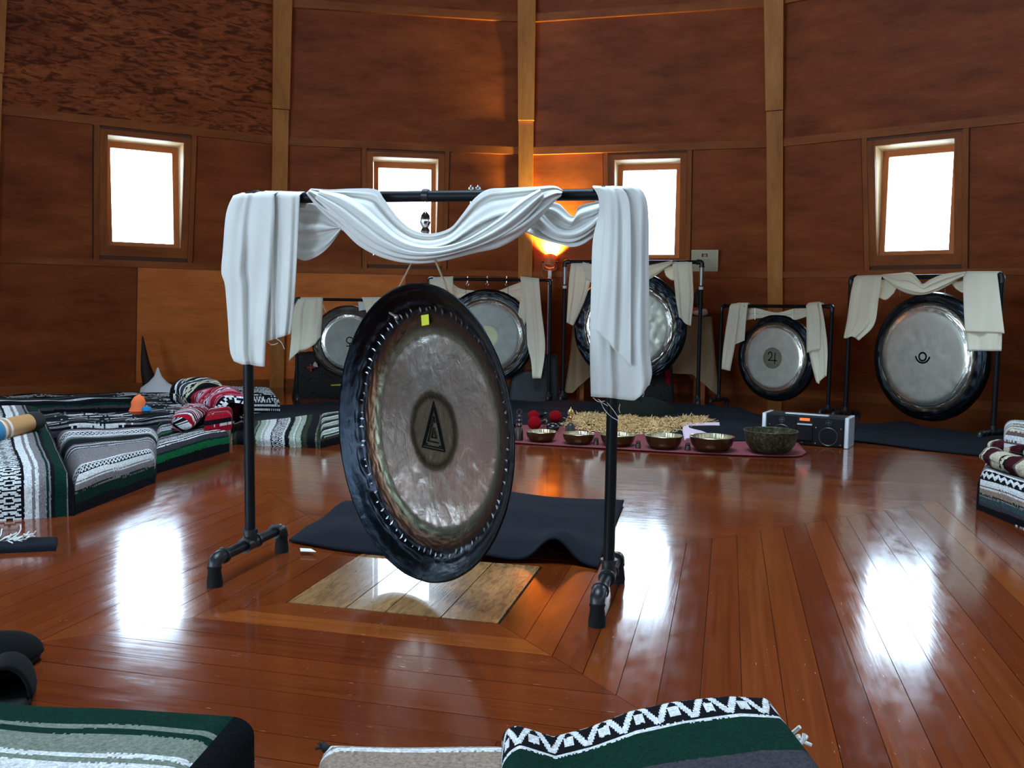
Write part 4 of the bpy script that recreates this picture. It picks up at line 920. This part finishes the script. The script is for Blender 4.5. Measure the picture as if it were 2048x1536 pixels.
# ------------------------------------------------------------------ black cloths on the floor
def floorcloth(name, label, pts, h=.012, seed=1, mat_=BLACKC, nu=60, nv=36, amp=.012, hem=None, cat='cloth'):
    """pts: near edge left->right and far edge left->right, floor pixels"""
    nearE = curve([fl(u, v)[:2] for u, v in pts[0]], nu); farE = curve([fl(u, v)[:2] for u, v in pts[1]], nu); rg = np.random.default_rng(seed); ph = rg.uniform(0, 6, 6); P = []
    for i in range(nv):
        q = i / (nv - 1)
        for j in range(nu):
            x = nearE[j] * (1 - q) + farE[j] * q; e = min(1, 6 * q, 6 * (1 - q), 8 * j / nu, 8 * (nu - 1 - j) / nu)
            z = .004 + amp * .5 * (1 + math.sin(x[0] * 9 + ph[0] + x[1] * 4)) * (.5 + .5 * math.sin(x[1] * 15 + ph[1] + x[0] * 3)) + h * max(0, e)
            if hem: z += hem(j / (nu - 1), q)
            P.append((x[0], x[1], z))
    o = mesh(name, P, gridF(nv, nu), mat_, None, True, loc=(np.mean([p[0] for p in P]), np.mean([p[1] for p in P]), 0)); solid(o, .006, 1.); tag(o, label, cat); return o
hm = lambda x, q: .075 * math.exp(-((x - .86) / .055) ** 2) * math.exp(-(q / .22) ** 2) + .02 * math.exp(-((x - .62) / .1) ** 2) * math.exp(-(q / .5) ** 2)
bk = floorcloth('black_blanket', 'black blanket spread on the floor behind the front gong', ([(578, 1085), (700, 1106), (900, 1122), (1080, 1128), (1140, 1130), (1195, 1140)], [(690, 1010), (800, 1002), (940, 992), (1010, 990), (1100, 998), (1248, 1008)]), .012, 3, hem=hm, cat='blanket', nu=90, nv=50)
P4 = [fl(u, v, .012) for u, v in ((600, 1097), (622, 1098), (632, 1104), (601, 1103))]
b = MB(); b.prism([p for p in P4], [p + np.array([0, 0, .0015]) for p in P4]); b.build('care_label', mat('white_label', (.7, .68, .6), .7), bk, smooth=False, label='small white care label')
floorcloth('floor_cloth', 'black cloth strip on the floor behind the sage green mat', ([(500, 858), (600, 852), (700, 840), (820, 838)], [(500, 818), (560, 813), (640, 808), (820, 800)]), .02, 5)
floorcloth('floor_cloth', 'black cloth strip on the floor behind the row of bowls', ([(960, 850), (1100, 856), (1250, 868), (1400, 886), (1530, 886)], [(960, 806), (1080, 806), (1200, 812), (1330, 815), (1440, 814), (1530, 834)]), .03, 7, amp=.03)
floorcloth('floor_cloth', 'long black cloth strip on the floor between the radio and the right edge', ([(1690, 882), (1760, 890), (1850, 902), (1975, 915), (2080, 925)], [(1680, 850), (1740, 850), (1800, 848), (1860, 858), (1925, 868), (2080, 885)]), .02, 9)
rc = [fl(u, v) for u, v in ((1000, 886), (1612, 914), (1600, 880), (1040, 846))]
rm = floorcloth('red_mat', 'dusty red cloth mat under the row of metal bowls', ([(1010, 886), (1200, 898), (1400, 909), (1580, 915), (1613, 908)], [(1040, 848), (1150, 851), (1300, 862), (1450, 872), (1590, 882)]), .003, 11, REDC, amp=.003, cat='mat', nu=80)

# ------------------------------------------------------------------ singing bowls and strikers
BZ = .010
bm_in = mat('pale_brass', (.46, .39, .25), .3, 1.); bm_out = mat('bowl_bronze', srgb(96, 66, 40), .34, .85); t_ = NT(bm_out); n_ = t_.noise(t_.obj(), 60, 3); t_.bump(n_, .2, .003)
bm_dk = mat('old_bronze', srgb(62, 58, 40), .5, .7); t_ = NT(bm_dk); n_ = t_.noise(t_.obj(), 55, 4, .7); t_.color(t_.ramp(n_, [(.35, srgb(38, 35, 24)), (.55, srgb(72, 68, 46)), (.7, srgb(120, 112, 84))]))
def bowl(u, vb, wpx, hpx, label, out, inn, flute=0, grp=None):
    p = fl(u, vb, BZ); d = (p - CP) @ CF; R = wpx / 2 * d / FPX; H = hpx * d / FPX
    t = empty('singing_bowl', p, label, 'bowl', grp)
    b = MB(); b.lathe([(.001, 0), (.45 * R, 0), (.72 * R, .12 * H), (.90 * R, .42 * H), (.97 * R, .75 * H), (R, H)], p, 40, cap=False); b.build('outer_wall', out, t)
    n = 96; pr = [(.96, 1.0), (.94, .72), (.87, .42), (.68, .15), (.42, .04), (.01, .035)]; Vs = []
    for r_, z_ in pr:
        for j in range(n):
            a = 2 * PI * j / n; rr = R * (r_ * (1 - (flute * .05 * abs(math.sin(a * 17)) if .3 < z_ else 0))); Vs.append(p + np.array([rr * math.cos(a), rr * math.sin(a), H * z_]))
    Fs = [[i * n + j, i * n + (j + 1) % n, (i + 1) * n + (j + 1) % n, (i + 1) * n + j] for i in range(len(pr) - 1) for j in range(n)]
    o = mesh('inner_wall', Vs, Fs, inn, t, True); 
    b = MB(); b.lathe([(R * .955, H * .985), (R * .975, H * 1.012), (R, H * 1.012), (R * 1.012, H * .985), (R * .99, H * .96)], p, 48, cap=False); b.build('rim', inn, t)
    return p, R, d
BL = [(1082, 883, 60, 21, 'smallest brass bowl, first from the left beside the red mallets'), (1157, 888, 64, 22, 'brass bowl in front of the brass handbell, second in the row'),
      (1235, 892, 70, 24, 'brass bowl behind the right pole of the front stand'), (1327, 897, 74, 27, 'brass bowl right of the front stand pole, before the sheepskin'), (1423, 902, 88, 30, 'widest brass bowl, in front of the pink papers')]
for u, vb, wp, hp, lb in BL: bowl(u, vb, wp, hp, lb, bm_out, bm_in, 1, 'row of brass bowls')
bowl(1540, 906, 105, 46, 'large dark mottled bowl in front of the radio', bm_dk, bm_dk, 0)
wd_dk = mat('dark_turned_wood', srgb(44, 24, 18), .4)
for u, v, lb in ((1192, 891, 'small dark wooden striker between the second and third brass bowls'), (1276, 897, 'small dark wooden striker just right of the front stand pole'), (1375, 901, 'small dark wooden striker left of the widest brass bowl')):
    p = fl(u, v, BZ); t = empty('striker', p, lb, 'striker'); b = MB(); b.lathe([(.012, 0), (.0165, .003), (.0165, .022), (.012, .028)], p, 14); b.build('grip', wd_dk, t)
    b = MB(); b.lathe([(.012, .028), (.015, .034), (.012, .044), (.004, .048)], p, 14); b.build('knob', mat('striker_felt', srgb(50, 28, 26), .9), t)
# turned wooden peg
p = fl(1038, 881, BZ); t = empty('wooden_peg', p, 'dark turned wooden bell handle standing between the front gong and the first bowl', 'peg')
b = MB(); b.lathe([(.024, 0), (.026, .01), (.024, .07), (.016, .085), (.022, .095), (.013, .11), (.020, .125), (.012, .135), (.018, .15), (.008, .16)], p, 18); b.build('turned_body', wd_dk, t)
b = MB(); b.tube([p + np.array([.014 * math.cos(a), 0, .176 + .016 * math.sin(a)]) for a in np.linspace(0, 2 * PI, 16)], .004, 8); b.build('ring', FIT, t)
# red pom mallets
fz = mat('red_wool', srgb(128, 6, 16), 1., Specular_IOR_Level=.1); t_ = NT(fz); n_ = t_.noise(t_.obj(), 120, 4, .8); t_.bump(n_, 1., .006)
for u, v, rp, z, lb, dv in ((1069, 846, 14, .09, 'large red wool mallet head nearest the first brass bowl', (.10, .30, -.05)), (1067, 832, 12, .10, 'red wool mallet head behind the nearest one', (.12, .34, -.06)), (1111, 833, 13, .09, 'red wool mallet head on the right of the three', (.02, .33, -.06))):
    p = fl(u, v + 20, 0); d = (p - CP) @ CF; R = rp * d / FPX; c = dep(u, v, p[1]); t = empty('gong_mallet', p, lb, 'mallet')
    b = MB(); b.ball(c, R, 18, (1, 1, .96)); b.build('mallet_head', fz, t)
    dv = np.array(dv) * .8; e = c + dv; e[2] = max(e[2], .05); b = MB(); b.tube([c + dv * .05, e], .011, 10); b.build('mallet_handle', BLACKP, t)
    b = MB(); b.ball(e, .016, 10); b.build('end_knob', CHROME, t)
p = fl(1100, 866, BZ); t = empty('black_shaker', p, 'black rounded shaker with a white mark behind the first brass bowl', 'shaker')
b = MB(); b.ball(p + np.array([0.02, .04, .032]), .04, 14, (1.1, 1, .75)); b.build('shaker_body', mat('gloss_black', (.01, .01, .012), .2), t)
b = MB(); b.box(p + np.array([-.012, .0, .02]), (.02, .003, .01)); b.build('white_mark', mat('white_mark', (.7, .7, .7), .5), t)
# brass handbell with a spoked handle
p = fl(1141, 862, BZ); t = empty('handbell', p, 'handbell with a spoked brass handle standing before the sheepskin', 'bell')
b = MB(); b.lathe([(.038, 0), (.036, .006), (.030, .02), (.027, .04), (.018, .052), (.006, .056)], p, 28); b.build('bell_body', mat('grey_bronze', srgb(58, 58, 52), .4, .7), t)
b = MB(); b.lathe([(.008, .055), (.010, .065), (.007, .075), (.010, .085), (.012, .092), (.007, .098), (.009, .104)], p, 16); b.build('handle', BRASS, t)
for k_ in range(5):
    a = 2 * PI * k_ / 5 + .3; b = MB(); b.tube(curve([p + np.array([math.cos(a) * r_, math.sin(a) * r_, z_]) for r_, z_ in ((.004, .102), (.017, .112), (.020, .126), (.012, .140), (.002, .147))], 12), .003, 8); b.build('spoke', BRASS, t)
b = MB(); b.lathe([(.004, .10), (.005, .146), (.002, .162)], p, 10); b.build('finial', BRASS, t)
# sheepskin
sk = mat('sheep_fleece', srgb(206, 172, 120), 1.); t_ = NT(sk); n_ = t_.noise(t_.obj(), 40, 4, .7); t_.color(t_.ramp(n_, [(.3, srgb(168, 132, 84)), (.5, srgb(208, 174, 122)), (.75, srgb(232, 208, 164))]))
nE = curve([fl(u, v)[:2] for u, v in ((1128, 858), (1180, 866), (1250, 872), (1330, 872), (1395, 866), (1440, 864))], 50); fE = curve([fl(u, v)[:2] for u, v in ((1140, 838), (1200, 838), (1280, 848), (1340, 850), (1375, 846), (1432, 850))], 50)
t = empty('sheepskin', fl(1280, 862), 'shaggy cream sheepskin lying behind the brass bowls', 'sheepskin'); P = []; rg = np.random.default_rng(8)
for i in range(16):
    q = i / 15
    for j in range(50):
        x = nE[j] * (1 - q) + fE[j] * q; P.append((x[0], x[1], .012 + .055 * math.sin(PI * q) ** .5 * (.75 + .25 * math.sin(j * .5)) * min(1, j / 4, (49 - j) / 4)))
mesh('hide', P, gridF(16, 50), sk, t, True)
b = MB()
for _ in range(3600):
    j = rg.uniform(0, 49); q = rg.uniform(0, .95); x = (nE[int(j)] * (1 - q) + fE[int(j)] * q) + rg.normal(0, .012, 2); z = .05 * math.sin(PI * min(1, max(0.02, q))) ** .5 * min(1, j / 4, (49 - j) / 4)
    d = np.array([rg.normal(0, .45), -.8 + rg.normal(0, .4), rg.uniform(-.1, .7)]); d /= np.linalg.norm(d); p0 = np.array([x[0], x[1], .01 + z]); l = rg.uniform(.03, .06); b.tube([p0, p0 + d * l * .6, p0 + d * l + np.array([0, 0, -.008])], [.0042, .003, .0008], 4, False)
b.build('wool_tufts', sk, t, kind='stuff')
# dark cushion behind it
c = fl(1285, 846) + np.array([0, .08, 0]); b = MB(); rgb_ = np.random.default_rng(2)
Pp = []; n1, n2 = 40, 24
for i in range(n2):
    a = PI / 2 * i / (n2 - 1)
    for j in range(n1):
        th = 2 * PI * j / n1; rr = (1 + .07 * math.sin(3 * th + .5) + .05 * math.sin(5 * th + 4 * a)); Pp.append(c + np.array([.27 * math.cos(a) ** .8 * math.cos(th) * rr, .17 * math.cos(a) ** .8 * math.sin(th) * rr + .12, .165 * math.sin(a) * (1 + .10 * math.sin(4 * th + 3 * a))]))
Fs = [[i * n1 + j, i * n1 + (j + 1) % n1, (i + 1) * n1 + (j + 1) % n1, (i + 1) * n1 + j] for i in range(n2 - 1) for j in range(n1)]
o = mesh('fleece_bundle', Pp, Fs, cloth('dark_olive_fleece', srgb(26, 27, 22), 0, 1.), None, True, loc=c); tag(o, 'dark olive fleece bundle heaped behind the sheepskin', 'bundle')
# papers
q = [fl(u, v, .016) for u, v in ((1369, 881), (1440, 871), (1436, 857), (1362, 858))]; t = empty('paper_stack', sum(q) / 4, 'tilted pink paper sheets lying behind the widest brass bowl', 'paper')
for i in range(3):
    e = np.array([.004 * i, .003 * i, .005 * i]); b = MB(); lift = [0, 0, .03, .03]; b.prism([p + e + np.array([0, 0, l]) for p, l in zip(q, lift)], [p + e + np.array([0, 0, l + .003]) for p, l in zip(q, lift)]); b.build('sheet', mat('pink_paper', srgb(214, 186, 198), .8), t, smooth=False)
# radio
bl, br = fl(1523, 883), fl(1697, 898); T = (br - bl) / np.linalg.norm(br - bl); N = np.array([T[1], -T[0], 0]); N = N if N @ (CP - bl) > 0 else -N; wd = np.linalg.norm(br - bl); hh = .187; ax = np.array([T, -N, Zv])
t = empty('portable_radio', (bl + br) / 2, 'black portable stereo with silver ends and an orange display behind the bowls', 'radio'); at_ = lambda x, z, n=0.: bl + T * x * wd + Zv * z * hh + N * n
b = MB(); b.box(at_(.5, .5, -.09), (wd * .92, .18, hh * .97), ax); o = b.build('case', BLACKP, t, smooth=False); bevel(o, .008)
for x in (.026, .974):
    b = MB(); b.box(at_(x, .5, -.085), (wd * .052, .19, hh), ax); o = b.build('end_cap', SILVER, t, smooth=False); bevel(o, .006)
b = MB(); b.box(at_(.5, .985, -.06), (wd * .5, .03, .012), ax); b.build('carry_handle', SILVER, t, smooth=False)
for x in (.235, .77):
    b = MB(); b.box(at_(x, .5, .002), (wd * .33, .008, hh * .88), ax); pn = b.build('speaker_panel', mat('grille_black', (.008, .008, .009), .6, 0, Specular_IOR_Level=.15), t, smooth=False)
    A3 = np.array([T, Zv, N]); b = MB(); b.lathe([(.050, .006), (.054, .009), (.058, .006)], at_(x, .34), 36, A3, cap=False); b.lathe([(.001, .005), (.02, .004), (.049, .006)], at_(x, .34), 36, A3, cap=False); b.build('woofer', mat('cone_black', (.02, .02, .022), .4), pn)
    b = MB(); b.lathe([(.014, .007), (.016, .010), (.018, .007)], at_(x, .80), 24, A3, cap=False); b.lathe([(.001, .010), (.006, .008), (.006, .006)], at_(x, .80), 20, A3); [b.box(at_(x, .80, .008), s_, A3) for s_ in ((.03, .003, .002), (.003, .03, .002))]; b.build('tweeter', mat('tweeter_grey', (.09, .09, .1), .35, .5), pn)
    for dx, dz in ((-.14, .62), (.14, .62), (-.14, .1), (.14, .1)):
        b = MB(); b.lathe([(.001, .008), (.0035, .007), (.0035, .005)], at_(x + dx, dz), 8, A3); b.build('screw', CHROME, pn)
b = MB(); b.box(at_(.5, .86, .006), (wd * .115, .004, hh * .09), ax); dm = mat('orange_display', (.5, .1, .02), .4); dm.node_tree.nodes['Principled BSDF'].inputs['Emission Color'].default_value = (1, .18, .03, 1); dm.node_tree.nodes['Principled BSDF'].inputs['Emission Strength'].default_value = .35; b.build('display', dm, t, smooth=False)
b = MB(); b.box(at_(.5, .7, .006), (wd * .17, .006, hh * .045), ax); b.build('button_bar', SILVER, t, smooth=False)
b = MB(); b.box(at_(.5, .40, .004), (wd * .18, .006, hh * .44), ax); b.build('disc_door', mat('door_black', (.012, .012, .014), .2), t, smooth=False)
b = MB(); b.box(at_(.475, .09, .004), (.014, .004, .008), ax); b.build('socket', CHROME, t, smooth=False)

# ------------------------------------------------------------------ things behind the gongs
# spotlight on a white pole
lp = np.array([0.361, 8.84]); t = empty('floor_lamp', (lp[0], lp[1], 0), 'copper spotlight on a thin white floor pole, shining up the wall between two gongs', 'lamp')
lp3 = lambda z: np.array([lp[0], lp[1], z]); zt_ = dep(1095, 541, lp[1])[2]; zc = dep(1096, 524, lp[1])[2]
b = MB(); b.box(lp3(zt_ / 2 + .01), (.034, .012, zt_ - .02)); b.build('pole', mat('white_pole', (.93, .93, .92), .4), t, smooth=False)
b = MB(); b.lathe([(.12, 0), (.12, .012), (.03, .025), (.02, .04)], lp3(0), 28); b.build('base', mat('white_base', (.7, .7, .7), .4), t)
COPPER = mat('copper', srgb(206, 140, 104), .35, .45); aim = np.array([.10, .30, .95]); aim /= np.linalg.norm(aim); sa = np.array([.10, .52, .85]); sa /= np.linalg.norm(sa); x_ = np.cross(sa, [0, 0, 1]); x_ /= np.linalg.norm(x_); A3 = np.array([x_, np.cross(sa, x_), sa]); cc = lp3(zc)
b = MB(); b.lathe([(.050, -.062), (.058, -.066), (.062, -.060), (.055, .065), (.049, .065), (.052, -.058)], cc, 32, A3, cap=False); b.lathe([(.001, -.03), (.050, -.035)], cc, 28, A3, cap=False); sh = b.build('lamp_shade', COPPER, t)
b = MB(); b.lathe([(.001, .02), (.03, .022)], cc, 20, A3, cap=False); bm = mat('lamp_bulb', (1, .8, .5), .5); bm.node_tree.nodes['Principled BSDF'].inputs['Emission Color'].default_value = (1, .62, .25, 1); bm.node_tree.nodes['Principled BSDF'].inputs['Emission Strength'].default_value = 12; b.build('bulb', bm, sh)
b = MB(); b.tube(curve([cc + np.array([-.068, 0, -.005]), cc + np.array([-.06, 0, -.075]), lp3(zt_), cc + np.array([.06, 0, -.075]), cc + np.array([.068, 0, -.005])], 24), .003, 8); b.build('yoke', COPPER, t)
for sx in (-1, 1): b = MB(); b.tube([cc + np.array([sx * .052, 0, 0]), cc + np.array([sx * .078, 0, 0])], .008, 10); b.build('knob', BLACKP, t)
b = MB(); b.tube([cc + np.array([-.03 + .05 * math.cos(a), -.02, -.11 + .06 * math.sin(a)]) for a in np.linspace(.4, 5.6, 20)], .0022, 6); b.build('cable', COPPER, t)
sd = bpy.data.lights.new('spot_beam', 'SPOT'); sd.energy = LAMP_W; sd.color = (1, .80, .16); sd.spot_size = math.radians(120); sd.spot_blend = 1.0; sd.shadow_soft_size = .03
so = bpy.data.objects.new('spot_beam', sd); COL.objects.link(so); so.location = cc + sa * .055 + aim * .02; so.rotation_euler = Vector(aim).to_track_quat('-Z', 'Y').to_euler()
# framed notice on the wall
t = empty('framed_notice', W(0, .558, 1.31, .02), 'small cream framed notice on the wall right of the third window', 'notice')
def wq(name, s0, s1, z0, z1, n0, n1, m_, par): 
    q = [(s0, z0), (s1, z0), (s1, z1), (s0, z1)]; b = MB(); b.prism([W(0, s, z, n0) for s, z in q], [W(0, s, z, n1) for s, z in q]); return b.build(name, m_, par, smooth=False)
FR = mat('cream_frame', srgb(214, 196, 160), .5); PAP = mat('notice_paper', srgb(196, 190, 160), .7)
for a_ in ((.433, .685, 1.399, 1.411), (.433, .685, 1.209, 1.221), (.433, .445, 1.221, 1.399), (.673, .685, 1.221, 1.399)): wq('frame_bar', *a_, .045, .064, FR, t)
pg = wq('paper', .440, .678, 1.216, 1.404, .046, .054, PAP, t)
wq('small_picture', .53, .585, 1.345, 1.376, .0542, .0552, mat('dark_red_print', srgb(80, 26, 30), .6), pg); wq('pink_blot', .545, .575, 1.346, 1.370, .0554, .0560, mat('pink_print', srgb(200, 140, 140), .6), pg)
tx = mat('grey_print', srgb(140, 132, 110), .7)
for i, (a_, b_) in enumerate(((.497, .62), (.50, .625), (.50, .645), (.503, .64), (.507, .625))):
    s = a_; rg = np.random.default_rng(i); b = MB(); z = 1.318 - i * .0125
    while s < b_:
        l = rg.uniform(.006, .018); q = [(s, z), (min(b_, s + l), z), (min(b_, s + l), z + .0035), (s, z + .0035)]; b.prism([W(0, x, y, .0542) for x, y in q], [W(0, x, y, .0548) for x, y in q]); s += l + .004
    b.build('text_line', tx, pg, smooth=False, kind='stuff')
# covered table behind the tall gong
tz = dep(1400, 634, 8.45)[2]; xl, xr = dep(1150, 640, 8.45)[0], dep(1413, 640, 8.45)[0]; yt0, yt1 = 8.28, 8.72
t = empty('side_table', ((xl + xr) / 2, 8.42, 0), 'table hidden under the tan cloth behind the tall gong', 'table')
b = MB(); b.box(((xl + xr) / 2, 8.42, tz - .02), (xr - xl - .04, .40, .03)); b.build('tabletop', TRIM, t, smooth=False)
for sx in (xl + .06, xr - .06):
    for sy in (8.26, 8.58): b = MB(); b.box((sx, sy, (tz - .035) / 2), (.04, .04, tz - .035)); b.build('leg', TRIM, t, smooth=False)
t = empty('tablecloth', ((xl + xr) / 2, 8.42, tz), 'tan tablecloth hanging in long corners behind the tall gong', 'tablecloth')
hx, hy, rc_ = (xr - xl) / 2, .20, .03; per = []; cx_ = (xl + xr) / 2
for (sx, sy, a0) in ((-1, -1, 180), (1, -1, 270), (1, 1, 0), (-1, 1, 90)):       # rounded corners, joined by straight runs
    for i in range(9):
        a = math.radians(a0 + i * 11.25); per.append((sx * (hx - rc_) + rc_ * math.cos(a), sy * (hy - rc_) + rc_ * math.sin(a), math.cos(a), math.sin(a), 1 - abs(i - 4) / 9))
    x0, y0, n0, n1, _ = per[-1]; nx_ = {180: (hx - rc_, -hy), 270: (hx, hy - rc_), 0: (-hx + rc_, hy), 90: (-hx, -hy + rc_)}[a0]; run = 26 if a0 in (180, 0) else 10
    for i in range(1, run):
        f = i / run; per.append((x0 + (nx_[0] - x0) * f, y0 + (nx_[1] - y0) * f, n0, n1, max(0, .55 - 4.5 * min(f, 1 - f)) if a0 in (180, 0) else max(.25, .55 - 2.5 * min(f, 1 - f))))
P = []; nr_ = 22; npn = len(per)
for r_ in range(nr_):
    q_ = r_ / (nr_ - 1)
    for i, (x, y, nx_, ny_, cw) in enumerate(per):
        drop = (.52 + .19 * min(1, cw * 1.15)) * q_; back = .35 if y > .1 else 1
        o_ = .006 + q_ * (.018 + .085 * cw * back + .02 * math.sin(i * .9) * back); P.append((cx_ + x + nx_ * o_, 8.42 + y + ny_ * o_, max(.012, tz + .004 - drop - .012 * q_)))
Fs = [[r_ * npn + i, r_ * npn + (i + 1) % npn, (r_ + 1) * npn + (i + 1) % npn, (r_ + 1) * npn + i] for r_ in range(nr_ - 1) for i in range(npn)] + [list(range(npn))]
o = mesh('cloth', P, Fs, TANC, t, True); fixn(o); solid(o, .002); md = o.modifiers.new('edges', 'EDGE_SPLIT'); md.split_angle = math.radians(60)
q = np.array([dep(1397, 632, 8.4)[0], 8.4, tz + .008]); t = empty('carved_figure', q, 'small dark carved figure with an orange base on the tan covered table', 'figurine')
b = MB(); b.lathe([(.05, 0), (.055, .02), (.04, .05), (.03, .06)], q + np.array([-.01, .05, .02]), 16); b.build('orange_base', mat('orange_brown', srgb(150, 84, 36), .6), t)
b = MB(); b.lathe([(.028, .07), (.036, .11), (.026, .16), (.034, .19), (.014, .23)], q + np.array([-.01, .05, .02]), 14); b.ball(q + np.array([.02, .05, .16]), .03, 10); b.ball(q + np.array([.035, .05, .12]), .02, 10); b.build('dark_carving', mat('dark_carving', srgb(46, 26, 24), .5), t)
q2 = q + np.array([.01, -.06, 0]); b = MB(); b.ball(q2 + np.array([0, 0, .03]), .055, 14, (1.2, .8, .55)); b.ball(q2 + np.array([.03, -.01, .045]), .03, 12, (1, .8, .9)); b.ball(q2 + np.array([-.04, 0, .03]), .035, 12, (1, .8, .7)); o = b.build('white_bundle', cloth('pale_wrap', (.55, .54, .56), 0), None, loc=q2); tag(o, 'crumpled pale cloth on the right end of the tan covered table', 'cloth')
# bags on the floor
def bag(label, c, size, mat_, extra=None, name='bag', rot=0.):
    c = np.array(c, float); t = empty(name, c, label, 'bag'); w_, d_, h_ = size; P = []; n1, n2 = 36, 16
    for i in range(n2):
        q = i / (n2 - 1); s = (1 - .18 * q) * (1 if q < .8 else math.sqrt(max(0, 1 - ((q - .8) / .2) ** 2)) * .4 + .6) 
        if i == n2 - 1: s = .02
        for j in range(n1):
            a = 2 * PI * j / n1; e = .35; cx = math.copysign(abs(math.cos(a)) ** e, math.cos(a)); sy = math.copysign(abs(math.sin(a)) ** e, math.sin(a)); x, y = w_ / 2 * cx * s, d_ / 2 * sy * s
            P.append(c + np.array([x * math.cos(rot) - y * math.sin(rot), x * math.sin(rot) + y * math.cos(rot), h_ * min(1, q * 1.06) + .012 * math.sin(5 * a + q * 4)* q]))
    Fs = [[i * n1 + j, i * n1 + (j + 1) % n1, (i + 1) * n1 + (j + 1) % n1, (i + 1) * n1 + j] for i in range(n2 - 1) for j in range(n1)]
    mesh('bag_body', P, Fs, mat_, t, True); return t
pb = mat('patterned_black', srgb(24, 22, 20), .85); t_ = NT(pb); o_ = t_.obj(); v_ = t_.n('ShaderNodeTexVoronoi', i_Scale=11.); t_.l(o_, v_.inputs['Vector']); rr = t_.math('SINE', t_.math('MULTIPLY', v_.outputs['Distance'], 60.)); t_.color(t_.ramp(rr, [(.3, srgb(18, 17, 15)), (.8, srgb(44, 42, 36)), (1, srgb(70, 66, 58))]))
c = dep(645, 782, 8.05); c[2] = 0; t = bag('black patterned bag with a red cross, behind the gong with the venus sign', c, (.52, .30, .40), pb)
yb = c[1] - .30 / 2 - .012
for nm, ln_, m_ in (('red_cross', [[(614, 733), (620, 733), (620, 728), (624, 728), (624, 733), (630, 733), (630, 737), (624, 737), (624, 743), (620, 743), (620, 737), (614, 737)]], mat('red_print', srgb(140, 20, 30), .7)), ('white_mark', [[(625, 734), (636, 734), (634, 727), (630, 723), (627, 727)]], mat('white_print', srgb(200, 190, 180), .7)), ('yellow_edge', [[(662, 769), (684, 768), (684, 771), (662, 772)]], mat('yellow_print', srgb(190, 180, 40), .7))):
    for pl_ in ln_:
        b = MB(); b.prism([dep(u, v, yb - .01) for u, v in pl_], [dep(u, v, yb + .02) for u, v in pl_]); b.build(nm, m_, t, smooth=False)
lb_ = mat('black_nylon', (.012, .012, .013), .6)
c = dep(1060, 800, 8.1); c[2] = 0; t = bag('black soft bag on the floor behind the stand with eye hooks', c, (.42, .26, .26), lb_)
b = MB(); b.tube(curve([c + np.array([-.12, -.12, .24]), c + np.array([0, -.14, .32]), c + np.array([.12, -.12, .24])], 14), .008, 8); b.build('carry_handle', lb_, t)
c = dep(1100, 798, 8.15); c[2] = 0; t = bag('tall narrow black case at the foot of the white lamp pole', c, (.16, .16, .40), lb_, name='case')
b = MB(); b.lathe([(.012, .395), (.012, .41)], c, 10); b.build('chrome_stud', CHROME, t)
c = dep(1310, 798, 8.25); c[2] = 0; t = bag('dark grey patterned bag under the tan covered table', c, (.34, .24, .34), pb)
q0 = dep(1334, 742, 8.1); b = MB(); b.prism([q0 + np.array(v) for v in ((-.02, 0, 0), (.03, 0, .01), (.035, .004, -.13), (.0, .004, -.12))], [q0 + np.array(v) for v in ((-.02, .006, 0), (.03, .006, .01), (.035, .01, -.13), (.0, .01, -.12))]); b.build('red_ribbon', cloth('red_ribbon_cloth', srgb(130, 10, 26), 0), t, smooth=False)
# brass finger cymbals by the wall
for u, v, lb in ((512, 775, 'left one of the two tiny brass cymbals by the foot of the left corner post'), (530, 774, 'right one of the two tiny brass cymbals by the foot of the left corner post')):
    p = fl(u, v + 4); p = p * .965; p[2] = 0; b = MB(); b.lathe([(.045, .0), (.03, .012), (.018, .018), (.014, .035), (.004, .04)], p, 18); o = b.build('finger_cymbal', BRASS, None, loc=p); tag(o, lb, 'cymbal')
